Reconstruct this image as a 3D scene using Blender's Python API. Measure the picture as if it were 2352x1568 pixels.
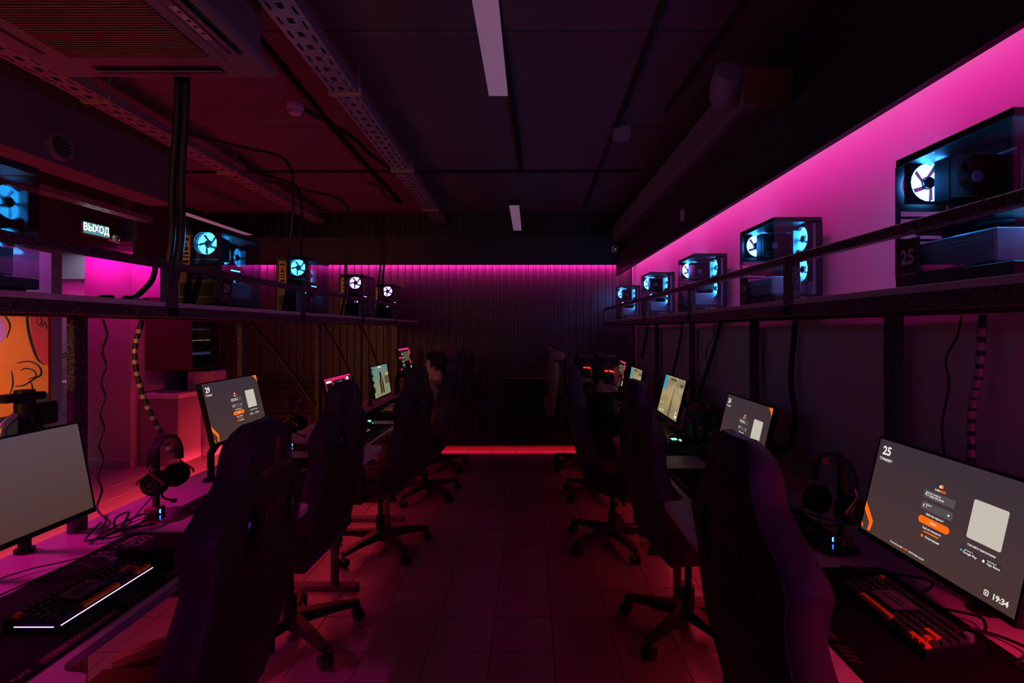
import bpy, bmesh, math, random
from mathutils import Vector as V, Matrix, Euler
R = math.radians
random.seed(7)
S = bpy.context.scene
COL = S.collection
for o in list(bpy.data.objects):
    bpy.data.objects.remove(o)

# ------------------------------------------------------------------ camera, world, exposure, lights
cam = bpy.data.cameras.new('camera'); camo = bpy.data.objects.new('camera', cam); COL.objects.link(camo)
cam.sensor_width = 36; cam.lens = 18.0; cam.clip_start = .03
camo.location = (0, 0, 1.53); camo.rotation_euler = (R(90), 0, 0)
cam.shift_x = -43/2352; cam.shift_y = -28/2352
S.camera = camo
S.view_settings.view_transform = 'Standard'; S.view_settings.look = 'None'
S.view_settings.exposure = 0; S.view_settings.gamma = 1; S.view_settings.use_curve_mapping = False
S.cycles.use_denoising = True
S.cycles.max_bounces = 8; S.cycles.transparent_max_bounces = 16
S.cycles.sample_clamp_indirect = 4
w = bpy.data.worlds.new('world'); S.world = w; w.use_nodes = True
w.node_tree.nodes['Background'].inputs[0].default_value = (.36, .10, .52, 1)
w.node_tree.nodes['Background'].inputs[1].default_value = .05

def area(name, loc, sx, sy, col, power, rot=(0, 0, 0), spread=180):
    l = bpy.data.lights.new(name, 'AREA'); l.shape = 'RECTANGLE'; l.size = sx; l.size_y = sy
    l.color = col; l.energy = power; l.spread = R(spread)
    o = bpy.data.objects.new(name, l); COL.objects.link(o); o.location = loc; o.rotation_euler = rot
    return o
PINK = (1, .006, .42)
area('led_strip_right_cove', (1.10, 3.2, 2.405), .03, 6.4, PINK, 11.5, (0, R(-32), 0), 122)
area('pale_fill_right_edge', (1.255, 3.2, 2.405), .012, 6.4, (1, .45, .80), 3.2)  # added pale light beside the cove strip, lightens the top of the wall
area('pink_fill_left_near', (-4.3, 1.5, 2.30), .03, 2.0, PINK, 3.6, (0, R(-60), 0), 22)  # added pink fill out of view, aimed at the left desk
area('led_strip_back_cove', (-1.2, 6.415, 2.385), 4.9, .02, (1, .02, .42), 45, (R(42), 0, 0), 105)
area('led_strip_left_cove', (-4.27, 5.87, 2.40), .03, .8, PINK, 6)
area('led_strip_column_cove', (-4.72, 5.52, 2.40), .5, .03, PINK, 5)
area('led_strip_far_room', (-7.6, 9.15, 2.44), 2.4, .03, PINK, 8)
area('led_strip_mural', (-7.0, 6.2, 2.75), 1.8, .05, (.75, .12, .9), 6)
area('mural_fill', (-6.9, 4.6, 2.6), 1.0, .2, (1, .85, .75), 13, (R(38), 0, 0), 75)  # added warm white fill out of view, lights the mural panel
area('far_room_lamp', (-7.4, 8.3, 2.9), 1.2, 1.2, (.72, .6, 1), 9)
for k, (x, s) in enumerate(((-1.60, -1), (1.16, 1))):
    for j in range(5):
        yc = 1.37+1.08*j
        area('led_strip_under_desk', (x, yc, .742), .02, 1.0, (1, .03, .07), 3.2, (0, 0, 0), 150)
        if s < 0: area('led_strip_behind_desk', (x, yc, .740), .02, 1.0, (1, .035, .07), 54, (0, R(69), 0), 50)
area('led_strip_back_plinth', (-1.2, 6.62, .10), 4.6, .02, (1, .012, .03), 9, (R(-25), 0, 0))
area('warm_lamp_behind_camera', (-1.2, -2.2, 1.9), 1.2, .5, (1, .42, .16), 1.7, (R(104), 0, 0), 55)
area('warm_fill_left_of_shelf', (-2.15, -1.2, 1.75), .3, .3, (1, .40, .08), 1.7, (R(86), 0, 0), 30)  # second warm light, added and narrowed onto the post fronts
area('purple_fill_behind_camera', (.9, -1.6, 1.7), .8, .4, (.55, .04, 1), 4.2, (R(86), 0, R(5)))  # added purple fill for the chair edges, in place of stronger ambient
area('led_strip_right_red', (1.16, .30, 1.56), .03, .9, (1, .02, .09), 15, (0, 0, 0), 105)

# ------------------------------------------------------------------ materials
def lin(c):
    return tuple(((x/255)/12.92 if x/255 <= .04045 else ((x/255+.055)/1.055)**2.4) for x in c)
MATS = {}
def mat(name, c, rough=.5, metal=0, bump=0, bscale=40, vary=0, vscale=6, spec=.5, emit=None, es=1, speck=0):
    if name in MATS: return MATS[name]
    m = bpy.data.materials.new(name); m.use_nodes = True; MATS[name] = m
    nt = m.node_tree; b = nt.nodes['Principled BSDF']; L = nt.links.new
    b.inputs['Base Color'].default_value = (*c, 1); b.inputs['Roughness'].default_value = rough
    b.inputs['Metallic'].default_value = metal; b.inputs['Specular IOR Level'].default_value = spec
    tc = nt.nodes.new('ShaderNodeTexCoord')
    if vary:
        n = nt.nodes.new('ShaderNodeTexNoise'); n.inputs['Scale'].default_value = vscale; n.inputs['Detail'].default_value = 6
        L(tc.outputs['Object'], n.inputs['Vector'])
        mx = nt.nodes.new('ShaderNodeMix'); mx.data_type = 'RGBA'
        mx.inputs[6].default_value = (*[x*(1-vary) for x in c], 1); mx.inputs[7].default_value = (*[min(1, x*(1+vary)) for x in c], 1)
        L(n.outputs['Fac'], mx.inputs[0]); L(mx.outputs[2], b.inputs['Base Color'])
    if bump:
        n = nt.nodes.new('ShaderNodeTexNoise'); n.inputs['Scale'].default_value = bscale; n.inputs['Detail'].default_value = 4
        L(tc.outputs['Object'], n.inputs['Vector'])
        bp = nt.nodes.new('ShaderNodeBump'); bp.inputs['Strength'].default_value = bump; bp.inputs['Distance'].default_value = .01
        L(n.outputs['Fac'], bp.inputs['Height']); L(bp.outputs[0], b.inputs['Normal'])
    if emit:
        b.inputs['Emission Color'].default_value = (*emit, 1); b.inputs['Emission Strength'].default_value = es
    return m
def glow(name, c, s=1):
    if name in MATS: return MATS[name]
    m = bpy.data.materials.new(name); m.use_nodes = True; MATS[name] = m
    nt = m.node_tree; nt.nodes.clear()
    e = nt.nodes.new('ShaderNodeEmission'); e.inputs[0].default_value = (*c, 1); e.inputs[1].default_value = s
    o = nt.nodes.new('ShaderNodeOutputMaterial'); nt.links.new(e.outputs[0], o.inputs[0]); return m
def glassmat(name, tint):
    if name in MATS: return MATS[name]
    m = bpy.data.materials.new(name); m.use_nodes = True; MATS[name] = m
    nt = m.node_tree; nt.nodes.clear(); N = nt.nodes.new; L = nt.links.new
    t = N('ShaderNodeBsdfTransparent'); t.inputs[0].default_value = (*tint, 1)
    g = N('ShaderNodeBsdfGlossy'); g.inputs['Roughness'].default_value = .02; g.inputs[0].default_value = (.9, .9, .9, 1)
    f = N('ShaderNodeFresnel'); ge = N('ShaderNodeNewGeometry'); ma = N('ShaderNodeMath'); ma.operation = 'MULTIPLY_ADD'
    ma.inputs[1].default_value = 1/1.5-1.5; ma.inputs[2].default_value = 1.5; L(ge.outputs['Backfacing'], ma.inputs[0]); L(ma.outputs[0], f.inputs[0])
    x = N('ShaderNodeMixShader'); o = N('ShaderNodeOutputMaterial')
    L(f.outputs[0], x.inputs[0]); L(t.outputs[0], x.inputs[1]); L(g.outputs[0], x.inputs[2]); L(x.outputs[0], o.inputs[0])
    return m
M_wallR = mat('plaster_right', (.55, .53, .55), .75, bump=.06, bscale=14, vary=.05, vscale=3)
M_wallL = mat('plaster_column', (.60, .57, .60), .75, bump=.08, bscale=20, vary=.05)
M_dark = mat('dark_paint', (.050, .046, .052), .75, bump=.08, bscale=25, vary=.15)
M_ceil = mat('ceiling_concrete', (.155, .14, .165), .8, bump=.12, bscale=9, vary=.2, vscale=2)
M_sheet = mat('profiled_sheet', (.042, .036, .040), .42, metal=.3, bump=.03, bscale=60)
M_black = mat('black_paint', (.018, .018, .02), .5)
M_tile = mat('floor_tile', (.15, .135, .14), .38, bump=.03, bscale=30, vary=.12, vscale=5)
M_grout = mat('grout', (.05, .045, .045), .9)
M_steel = mat('powder_coated_steel', (.02, .02, .022), .34, metal=.4, bump=.6, bscale=420)
def flake(m):
    nt = m.node_tree; b = nt.nodes['Principled BSDF']; L = nt.links.new; N = nt.nodes.new
    tc = N('ShaderNodeTexCoord'); v = N('ShaderNodeTexVoronoi'); v.inputs['Scale'].default_value = 760; L(tc.outputs['Object'], v.inputs['Vector'])
    sp = N('ShaderNodeSeparateColor'); L(v.outputs['Color'], sp.inputs[0]); r = N('ShaderNodeMapRange'); r.inputs[1].default_value = .66; r.inputs[2].default_value = .95; L(sp.outputs[0], r.inputs[0])
    x = N('ShaderNodeMix'); x.data_type = 'RGBA'; x.inputs[6].default_value = (.012, .012, .014, 1); x.inputs[7].default_value = (.62, .58, .62, 1); L(r.outputs[0], x.inputs[0]); L(x.outputs[2], b.inputs['Base Color'])
flake(M_steel)
M_wood = mat('laminate_board', (.66, .56, .56), .42, bump=.02, bscale=90, vary=.16, vscale=40)
M_galv = mat('galvanised_steel', (.42, .40, .44), .45, metal=.6, vary=.1, vscale=20)
M_brass = mat('zinc_bracket', (.55, .42, .33), .5, metal=.3)
M_cable = mat('black_cable', (.014, .013, .014), .5)
M_plast = mat('black_plastic', (.011, .011, .013), .45, spec=.3)
M_gloss = mat('gloss_black_plastic', (.01, .01, .012), .12)
M_white = mat('white_plastic', (.72, .70, .70), .45)
M_acgrey = mat('unit_plastic', (.20, .19, .22), .5)
M_grille = mat('filter_grille', (.24, .15, .08), .5)
M_leather = mat('black_leatherette', (.055, .045, .065), .50, bump=.10, bscale=260, spec=.35)
M_fabric = mat('black_back_fabric', (.010, .010, .013), .7, bump=.1, bscale=300)
M_logo = mat('red_logo_print', (.26, .05, .085), .6)
M_mat = mat('desk_mat_cloth', (.006, .006, .007), .95, spec=.15)
M_matred = mat('desk_mat_red_print', (.10, .012, .02), .8)
M_mattxt = mat('desk_mat_text_print', (.55, .38, .45), .8)
M_orange = mat('orange_keycap', (.95, .27, .02), .4)
M_key = mat('dark_keycap', (.030, .024, .030), .42)
M_keyleg = mat('keycap_legend', (.34, .22, .24), .5)
M_copper = mat('bronze_anodised', (.50, .26, .14), .35, metal=.5)
M_lamp = mat('unlit_diffuser_glow', (.80, .78, .80), .5, emit=(.105, .060, .105), es=1)  # lamps are off; lilac emission paints the room light on the diffusers
M_duct = mat('duct_board', (.30, .27, .31), .6, vary=.1)
M_card = mat('cardboard_end', (.34, .19, .06), .7)
M_glass = glassmat('tinted_glass', (.78, .82, .86))
M_case = mat('case_steel', (.016, .016, .019), .4, metal=.2)
M_inner = mat('case_inner_panel', (.42, .46, .55), .4, metal=.2)
M_pcb = mat('circuit_board', (.07, .09, .13), .45)
M_chip = mat('heatsink_metal', (.30, .31, .34), .35, metal=.7)
M_num = mat('number_print', (.72, .50, .58), .6)
M_cardbg = mat('number_card_paper', (.030, .018, .028), .6)
M_pinkp = mat('pink_print', (.55, .05, .18), .6)
M_io = mat('io_shield_metal', (.62, .40, .20), .4, metal=.4)
M_skin = mat('skin', (.72, .42, .29), .5)
M_hair = mat('black_hair', (.010, .008, .008), .55, bump=.5, bscale=90)
M_eye = mat('eye', (.02, .015, .012), .2)
M_lip = mat('lips', (.40, .15, .12), .5)

# ------------------------------------------------------------------ mesh builder
GLY = {}
def glyph(s, bold=0.0):
    k = (s, bold)
    if k in GLY: return GLY[k]
    c = bpy.data.curves.new('t', 'FONT'); c.body = s; c.size = 1; c.offset = bold; c.resolution_u = 2
    c.align_x = 'CENTER'; c.align_y = 'CENTER'; c.fill_mode = 'FRONT'
    o = bpy.data.objects.new('t', c); COL.objects.link(o)
    dg = bpy.context.evaluated_depsgraph_get(); dg.update()
    me = o.evaluated_get(dg).to_mesh()
    r = ([v.co.copy() for v in me.vertices], [tuple(p.vertices) for p in me.polygons])
    o.evaluated_get(dg).to_mesh_clear(); bpy.data.objects.remove(o); bpy.data.curves.remove(c)
    GLY[k] = r; return r
def frame(org, ex, ey):
    ex = V(ex).normalized(); ey = V(ey).normalized(); ez = ex.cross(ey)
    m = Matrix((ex, ey, ez)).transposed().to_4x4(); m.translation = V(org); return m
def sm(pts, k=6):
    P = [V(p) for p in pts]; P = [P[0]*2-P[1]]+P+[P[-1]*2-P[-2]]; out = []
    for i in range(1, len(P)-2):
        a, b, c, d = P[i-1:i+3]
        for j in range(k):
            t = j/k
            out.append(.5*((2*b)+(c-a)*t+(2*a-5*b+4*c-d)*t*t+(3*b-a-3*c+d)*t**3))
    out.append(P[-2]); return out
class MB:
    def __init__(s): s.bm = bmesh.new(); s.mi = 0; s.M = Matrix()
    def add(s, vs, fs, smooth=False):
        bv = [s.bm.verts.new(s.M @ V(v)) for v in vs]
        for f in fs:
            try:
                q = s.bm.faces.new([bv[i] for i in f]); q.material_index = s.mi; q.smooth = smooth
            except ValueError: pass
        return s
    def bx(s, c, d, b=0, rot=None):
        c = V(c); hx, hy, hz = d[0]/2, d[1]/2, d[2]/2
        T = rot or Matrix.Identity(3)
        if b <= 0:
            vs = [c+T @ V((x*hx, y*hy, z*hz)) for x in (-1, 1) for y in (-1, 1) for z in (-1, 1)]
            return s.add(vs, [(0, 1, 3, 2), (4, 6, 7, 5), (0, 4, 5, 1), (2, 3, 7, 6), (0, 2, 6, 4), (1, 5, 7, 3)])
        b = min(b, hx*.98, hy*.98, hz*.98); vs = []; ix = {}
        for x in (-1, 1):
            for y in (-1, 1):
                for z in (-1, 1):
                    for k in range(3):
                        p = [x*(hx-b), y*(hy-b), z*(hz-b)]; p[k] = (x*hx, y*hy, z*hz)[k]
                        ix[x, y, z, k] = len(vs); vs.append(c+T @ V(p))
        fs = []; q = ((-1, -1), (1, -1), (1, 1), (-1, 1))
        for a in (-1, 1):
            fs += [[ix[a, i, j, 0] for i, j in q], [ix[i, a, j, 1] for i, j in q], [ix[i, j, a, 2] for i, j in q]]
            for e in (-1, 1):
                fs += [[ix[a, e, -1, 0], ix[a, e, 1, 0], ix[a, e, 1, 1], ix[a, e, -1, 1]],
                       [ix[a, -1, e, 0], ix[a, 1, e, 0], ix[a, 1, e, 2], ix[a, -1, e, 2]],
                       [ix[-1, a, e, 1], ix[1, a, e, 1], ix[1, a, e, 2], ix[-1, a, e, 2]]]
                for g in (-1, 1): fs.append([ix[a, e, g, k] for k in range(3)])
        return s.add(vs, fs)
    def bb(s, x0, x1, y0, y1, z0, z1, b=0):
        return s.bx(((x0+x1)/2, (y0+y1)/2, (z0+z1)/2), (abs(x1-x0), abs(y1-y0), abs(z1-z0)), b)
    def tube(s, pts, r, n=8, closed=False):
        P = [V(p) for p in pts]; N = len(P); rr = r if hasattr(r, '__len__') else [r]*N
        up = V((0, 0, 1)); vs = []; last = None
        for i in range(N):
            t = (P[(i+1) % N]-P[i-1]) if closed else (P[min(i+1, N-1)]-P[max(i-1, 0)])
            if t.length < 1e-9: t = V((0, 0, 1))
            t.normalize()
            if last is None:
                a = up if abs(t.z) < .9 else V((1, 0, 0)); last = (a-t*a.dot(t)).normalized()
            else:
                q = last-t*last.dot(t); last = q.normalized() if q.length > 1e-6 else t.orthogonal().normalized()
            bn = t.cross(last)
            for j in range(n):
                a = 2*math.pi*j/n; vs.append(P[i]+(last*math.cos(a)+bn*math.sin(a))*rr[i])
        fs = [(i*n+j, i*n+(j+1) % n, ((i+1) % N)*n+(j+1) % n, ((i+1) % N)*n+j) for i in range(N if closed else N-1) for j in range(n)]
        if not closed: fs += [tuple(range(n)), tuple(range((N-1)*n, N*n))]
        return s.add(vs, fs, True)
    def cyl(s, p0, p1, r0, r1=None, n=16):
        return s.tube([p0, p1], [r0, r0 if r1 is None else r1], n)
    def lathe(s, prof, n=20, M=None):
        k = len(prof); vs = []
        for i in range(n):
            a = 2*math.pi*i/n
            for r, z in prof: vs.append(V((r*math.cos(a), r*math.sin(a), z)))
        if M: vs = [M @ v for v in vs]
        fs = [(i*k+j, ((i+1) % n)*k+j, ((i+1) % n)*k+j+1, i*k+j+1) for i in range(n) for j in range(k-1)]
        return s.add(vs, fs, True)
    def prism(s, poly, t, M=None):
        M = M or Matrix(); n = len(poly)
        vs = [M @ V((x, y, 0)) for x, y in poly]+[M @ V((x, y, t)) for x, y in poly]
        return s.add(vs, [tuple(range(n))[::-1], tuple(range(n, 2*n))]+[(i, (i+1) % n, n+(i+1) % n, n+i) for i in range(n)])
    def flat(s, poly, M=None):
        M = M or Matrix(); return s.add([M @ V((x, y, 0)) for x, y in poly], [tuple(range(len(poly)))])
    def text(s, t, h, M, bold=0, sx=1, shear=0):
        vs, fs = glyph(t, bold); k = h/.7
        return s.add([M @ V(((v.x*sx+shear*v.y)*k, v.y*k, 0)) for v in vs], fs)
    def ball(s, c, r, n=14, rot=None):
        c = V(c); r = (r, r, r) if not hasattr(r, '__len__') else r; T = rot or Matrix.Identity(3); m = n//2; vs = []; fs = []
        for i in range(m+1):
            p = math.pi*i/m
            for j in range(n):
                a = 2*math.pi*j/n; vs.append(c+T @ V((r[0]*math.sin(p)*math.cos(a), r[1]*math.sin(p)*math.sin(a), r[2]*math.cos(p))))
        for i in range(m):
            for j in range(n):
                a, b, d, e = i*n+j, i*n+(j+1) % n, (i+1)*n+(j+1) % n, (i+1)*n+j
                fs.append((a, d, e) if i == 0 else ((a, b, d) if i == m-1 else (a, b, d, e)))
        return s.add(vs, fs, True)
    def cap(s, p0, p1, r0, r1=None, n=12):
        r1 = r0 if r1 is None else r1
        return s.cyl(p0, p1, r0, r1, n).ball(p0, r0, n).ball(p1, r1, n)
    def mesh(s, name, mats, sharp=35, merge=False):
        me = bpy.data.meshes.new(name)
        if merge: bmesh.ops.remove_doubles(s.bm, verts=s.bm.verts, dist=1e-5)
        bmesh.ops.recalc_face_normals(s.bm, faces=s.bm.faces)
        s.bm.to_mesh(me); s.bm.free()
        for m in (mats if isinstance(mats, (list, tuple)) else [mats]): me.materials.append(m)
        if sharp and any(p.use_smooth for p in me.polygons):
            me.set_sharp_from_angle(angle=R(sharp))
        return me
    def build(s, name, mats, parent=None, **k):
        return link(name, s.mesh(name, mats, **k), parent)
def link(name, me, parent=None, loc=None, rot=None):
    o = bpy.data.objects.new(name, me); COL.objects.link(o)
    if parent: o.parent = parent
    if loc is not None: o.location = loc
    if rot is not None: o.rotation_euler = rot
    return o
def tag(o, label=None, cat=None, group=None, kind=None):
    if label: o['label'] = label
    if cat: o['category'] = cat
    if group: o['group'] = group
    if kind: o['kind'] = kind
    return o
def thing(name, label, cat, loc=(0, 0, 0), rot=(0, 0, 0), group=None):
    o = bpy.data.objects.new(name, None); COL.objects.link(o); o.empty_display_size = .05
    o.location = loc; o.rotation_euler = rot
    return tag(o, label, cat, group)
KIDS = lambda o: [c for c in COL.objects if c.parent == o]
def dup(root, loc, rot, label, group=None):
    r = root.copy(); COL.objects.link(r); r.location = loc; r.rotation_euler = rot; r['label'] = label
    if group: r['group'] = group
    for ch in CH.get(root.name) or CH.setdefault(root.name, KIDS(root)):
        c = ch.copy(); COL.objects.link(c); c.parent = r
        for g in CH.get('>'+ch.name) if '>'+ch.name in CH else CH.setdefault('>'+ch.name, KIDS(ch)):
            d = g.copy(); COL.objects.link(d); d.parent = c
    return r
CH = {}
def struct(name, mb, mats, parent=None, **k):
    o = mb.build(name, mats, parent, **k)
    if not parent: o['kind'] = 'structure'
    return o
def bxs(*boxes, b=0):
    m = MB()
    for q in boxes: m.bb(*q, b=b)
    return m


# ------------------------------------------------------------------ the setting
fl = struct('floor', bxs((-9.2, 1.5, -3, 9.7, -.06, -.012)), M_grout)
TX0, TY0 = .109, 2.428
tv = [bxs((-.1480, .1480, -.1480, .1480, -.012, z), b=.0012).mesh('tile', M_tile) for z in (0, -.0006, -.0011, -.0003)]
rest = MB()
for i in range(-31, 5):
    for j in range(-18, 25):
        x, y = TX0+.299*(i+.5), TY0+.3*(j+.5)
        if not (-9.1 < x < 1.27 and -3 < y < 9.6): continue
        if (-1.45 < x < .95 and 1.75 < y < 6.7) or (-4.75 < x < -1.45 and 3.0 < y < 6.2 and x/y > -1.05):
            o = link('tile', tv[(i*7+j*3) % 4], fl, (x, y, 0), (random.uniform(-.002, .002), random.uniform(-.002, .002), 0))
        else:
            rest.bb(x-.148, x+.148, y-.148, y+.148, -.012, -.0004)
tag(rest.build('tile_field', M_tile, fl), kind='stuff')

ce = struct('ceiling', bxs((-9.2, 1.5, -3, 9.7, 3.03, 3.15)), M_dark)
for k in range(-4, 6):
    y0 = 2.53+1.196*k
    bxs((-9.1, 1.42, y0+.005, y0+1.191, 3.0, 3.03), b=.004).build('slab', M_ceil, ce)
for nm, q, m in (('wall_right', (1.29, 1.40, -3, 6.8, -.05, 2.42), M_wallR), ('wall_right_upper', (1.285, 1.40, -3, 6.8, 2.42, 3.03), M_dark),
                 ('wall_left', (-9.2, -9.1, -3, 9.7, -.05, 3.03), M_dark), ('wall_far_room', (-9.1, -4.4, 9.5, 9.6, -.05, 3.03), M_wallL),
                 ('wall_mural', (-9.1, -6.18, 6.6, 6.75, -.05, 3.03), M_wallL), ('wall_left_side', (-4.55, -4.452, 6.302, 6.76, -.05, 3.03), M_wallR),
                 ('wall_right_far', (-4.5, -4.4, 6.86, 9.5, -.05, 3.03), M_dark)):
    struct(nm, bxs(q), m)
colm = struct('trim_column', bxs((-4.97, -4.45, 5.70, 6.30, 0, 3.0), b=.006), M_wallL)
struct('baseboard_column', bxs((-4.98, -4.72, 5.688, 5.70, 0, .085), (-4.718, -4.44, 5.688, 5.70, 0, .085), (-4.452, -4.44, 5.70, 6.0, 0, .085), b=.002), M_wallL)
# corrugated back wall: profiled sheets hung off the floor
wb = struct('wall_back', bxs((-4.5, 1.3, 6.76, 6.86, -.05, 3.03)), M_black)
x = -4.44
while x < 1.28:
    x1 = min(x+1.012, 1.283); m = MB(); pts = []; q = x; per = .092
    while q < x1-1e-6:
        for dx, dy in ((0, 0), (.050, 0), (.056, -.018), (.086, -.018)):
            if q+dx <= x1: pts.append((q+dx, dy))
        q += per
    pts.append((x1-.002, 0)); n = len(pts)
    vs = [(a, 6.5+b, z) for z in (.07, 3.0) for a, b in pts]+[(a, 6.515, z) for z in (.07, 3.0) for a, b in (pts[0], pts[-1])]
    m.add(vs, [(i, i+1, n+i+1, n+i) for i in range(n-1)]+[(2*n, 2*n+1, 2*n+3, 2*n+2)])
    m.build('sheet_panel', M_sheet, wb); x = x1
struct('trim_plinth', bxs((-4.45, 1.285, 6.50, 6.53, .07, .10)), M_black, wb)
# bulkheads that hide the led strips
struct('trim_right_bulkhead', bxs((1.05, 1.07, -3, 6.29, 2.235, 2.44), (1.07, 1.285, -3, 6.29, 2.42, 2.44)), M_dark)
struct('trim_right_lip', bxs((1.045, 1.072, -3, 6.29, 2.185, 2.235)), M_black)
struct('trim_back_bulkhead', bxs((-4.2, 1.285, 6.29, 6.31, 2.328, 2.66), (-4.2, 1.285, 6.31, 6.48, 2.52, 2.54)), M_dark)
struct('trim_back_lip', bxs((-4.2, 1.285, 6.285, 6.312, 2.322, 2.345)), M_black)
struct('trim_left_bulkhead', bxs((-5.1, -4.4, 1.8, 5.45, 2.34, 3.0)), M_dark)
struct('trim_left_lip', bxs((-4.24, -4.20, 5.452, 6.285, 2.28, 3.0), (-5.1, -4.24, 5.452, 6.285, 2.46, 2.5)), M_dark)
struct('trim_far_bulkhead', bxs((-9.1, -4.6, 9.05, 9.10, 2.42, 3.0), (-9.1, -4.6, 9.10, 9.5, 2.6, 2.64)), M_wallL)
struct('beam_left', bxs((-3.10, -2.87, -1.0, 4.15, 2.53, 3.0), b=.004), M_ceil)

# painted mural panel in the far left corner: free brush shapes
mu = thing('mural_panel', 'orange and red mural panel with thick black brush lines on far left wall', 'mural', (-7.2, 6.58, 0))
bxs((-1.0, 1.02, -.02, .018, .03, 1.9)).build('panel', mat('mural_orange', (.85, .13, .012), .6, vary=.35, vscale=1.6), mu)
MX = frame((0, -.0215, 0), (1, 0, 0), (0, 0, 1))
m = MB(); m.prism([(.80, 1.9), (1.02, 1.9), (1.02, 1.06), (.93, 1.10), (.82, 1.35), (.78, 1.7)], .001, MX)
m.build('painted_field', mat('mural_red', (.52, .012, .02), .6), mu)
m = MB(); m.prism([(.36+.12*math.cos(a), 1.52+.17*math.sin(a)) for a in [k*.3142 for k in range(20)]], .001, MX)
m.build('painted_field', mat('mural_pink', (.55, .12, .45), .6), mu)
m = MB(); m.prism([(-1, .03), (1.02, .03), (1.02, .72), (.85, .66), (.72, .52), (.5, .42), (.2, .36), (-.3, .34), (-1, .36)], .0012, MX)
m.build('painted_field', M_black, mu)
m = MB()
for pts, r in ((((.78, 1.9), (.75, 1.7), (.79, 1.42), (.88, 1.16), (.96, 1.08)), .018), (((.32, 1.8), (.45, 1.72), (.53, 1.58), (.49, 1.42)), .012),
               (((.62, 1.1), (.78, 1.12), (.90, 1.06), (.93, .96), (.84, .90), (.72, .82), (.60, .80)), .012), (((.55, 1.0), (.57, .84), (.53, .70)), .010),
               (((.66, 1.0), (.73, 1.03), (.84, 1.0), (.86, .93), (.76, .89)), .009), (((.86, 1.66), (.90, 1.71), (.94, 1.64), (.90, 1.58), (.86, 1.66)), .009),
               (((.93, 1.55), (.98, 1.62), (1.01, 1.52)), .010), (((.80, .86), (.82, .76), (.78, .66)), .010), (((.58, 1.86), (.62, 1.78), (.63, 1.72)), .012),
               (((.05, 1.3), (.12, 1.0), (.05, .7), (.15, .45)), .012)):
    P = sm([(a, -.021, b) for a, b in pts], 5); m.tube(P, [r*(.35+.65*math.sin(math.pi*(i+.6)/len(P))) for i in range(len(P))], 6)
m.build('painted_lines', M_black, mu)

# far room behind the column: handrails and a pedestal table
hr = thing('stair_handrail', 'slanting dark double handrail seen past the mural at far left', 'handrail', (-8.4, 9.3, 0))
for z in (.62, 1.06, 1.12):
    m = MB(); m.tube([(-.7, 0, z-.32), (.9, 0, z+.42)], .018, 8); m.build('rail', M_galv, hr)
for xx in (-.6, .75):
    m = MB(); m.cyl((xx, 0, 0), (xx, 0, 1.12+xx*.46), .02, n=8); m.build('post', M_black, hr)
tb = thing('pedestal_table', 'small white table on flared cyan pedestal behind the left shelf', 'table', (-7.05, 8.0, 0))
m = MB(); m.lathe([(0, .70), (.30, .70), (.31, .715), (.30, .73), (0, .73)], 28); m.build('tabletop', M_white, tb)
m = MB(); m.lathe([(0, 0), (.16, 0), (.16, .015), (.05, .06), (.04, .25), (.06, .48), (.10, .70), (0, .70)], 20); m.build('pedestal', mat('cyan_plastic', (.35, .62, .72), .3), tb)

# ------------------------------------------------------------------ ceiling fittings
ac = thing('ceiling_air_conditioner', 'square ceiling cassette air conditioner with ribbed grille at upper left', 'air conditioner', (-1.585, 1.79, 2.64))
m = MB(); m.bb(-.475, .475, -.475, .475, 0, .03, b=.012); m.bb(-.42, .42, -.42, .42, .03, .34); m.build('housing', M_acgrey, ac)
m = MB(); m.bb(-.33, .33, -.33, .33, -.006, .002, b=.003); m.build('grille_frame', M_acgrey, ac)
gr = bxs((-.285, .285, -.285, .285, -.0075, -.006)); gr = gr.build('filter', M_black, ac)
for k in range(38):
    y = -.28+k*.01515; link('slat', MATS.setdefault('_slat', bxs((-.285, .285, -.003, .003, -.014, -.007)).mesh('slat', M_grille)), ac, (0, y, 0))
for s, ax in ((-1, 0), (1, 0), (-1, 1), (1, 1)):
    m = MB()
    if ax: m.bb(-.27, .27, s*.40-.03, s*.40+.03, -.004, .001, b=.001)
    else: m.bb(s*.40-.03, s*.40+.03, -.27, .27, -.004, .001, b=.001)
    o = m.build('outlet_slot', M_black, ac)
    m = MB(); T = Matrix.Rotation(R(22*s), 3, 'X' if ax else 'Y')
    m.bx((0 if ax else s*.40, s*.40 if ax else 0, -.008), (.53 if ax else .035, .035 if ax else .53, .004), 0, T); m.build('louvre', M_acgrey, o)
m = MB(); m.bb(.342, .372, -.03, .17, -.0015, 0); o = m.build('sticker', M_white, ac, ); tag(o, 'white paper sticker')
m = MB()
for k, y in enumerate((0, .05, .085, .13)): m.bb(.350, .363, y-.006, y+.008, -.0022, -.0016)
m.build('sticker_marks', M_cable, o)

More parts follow.
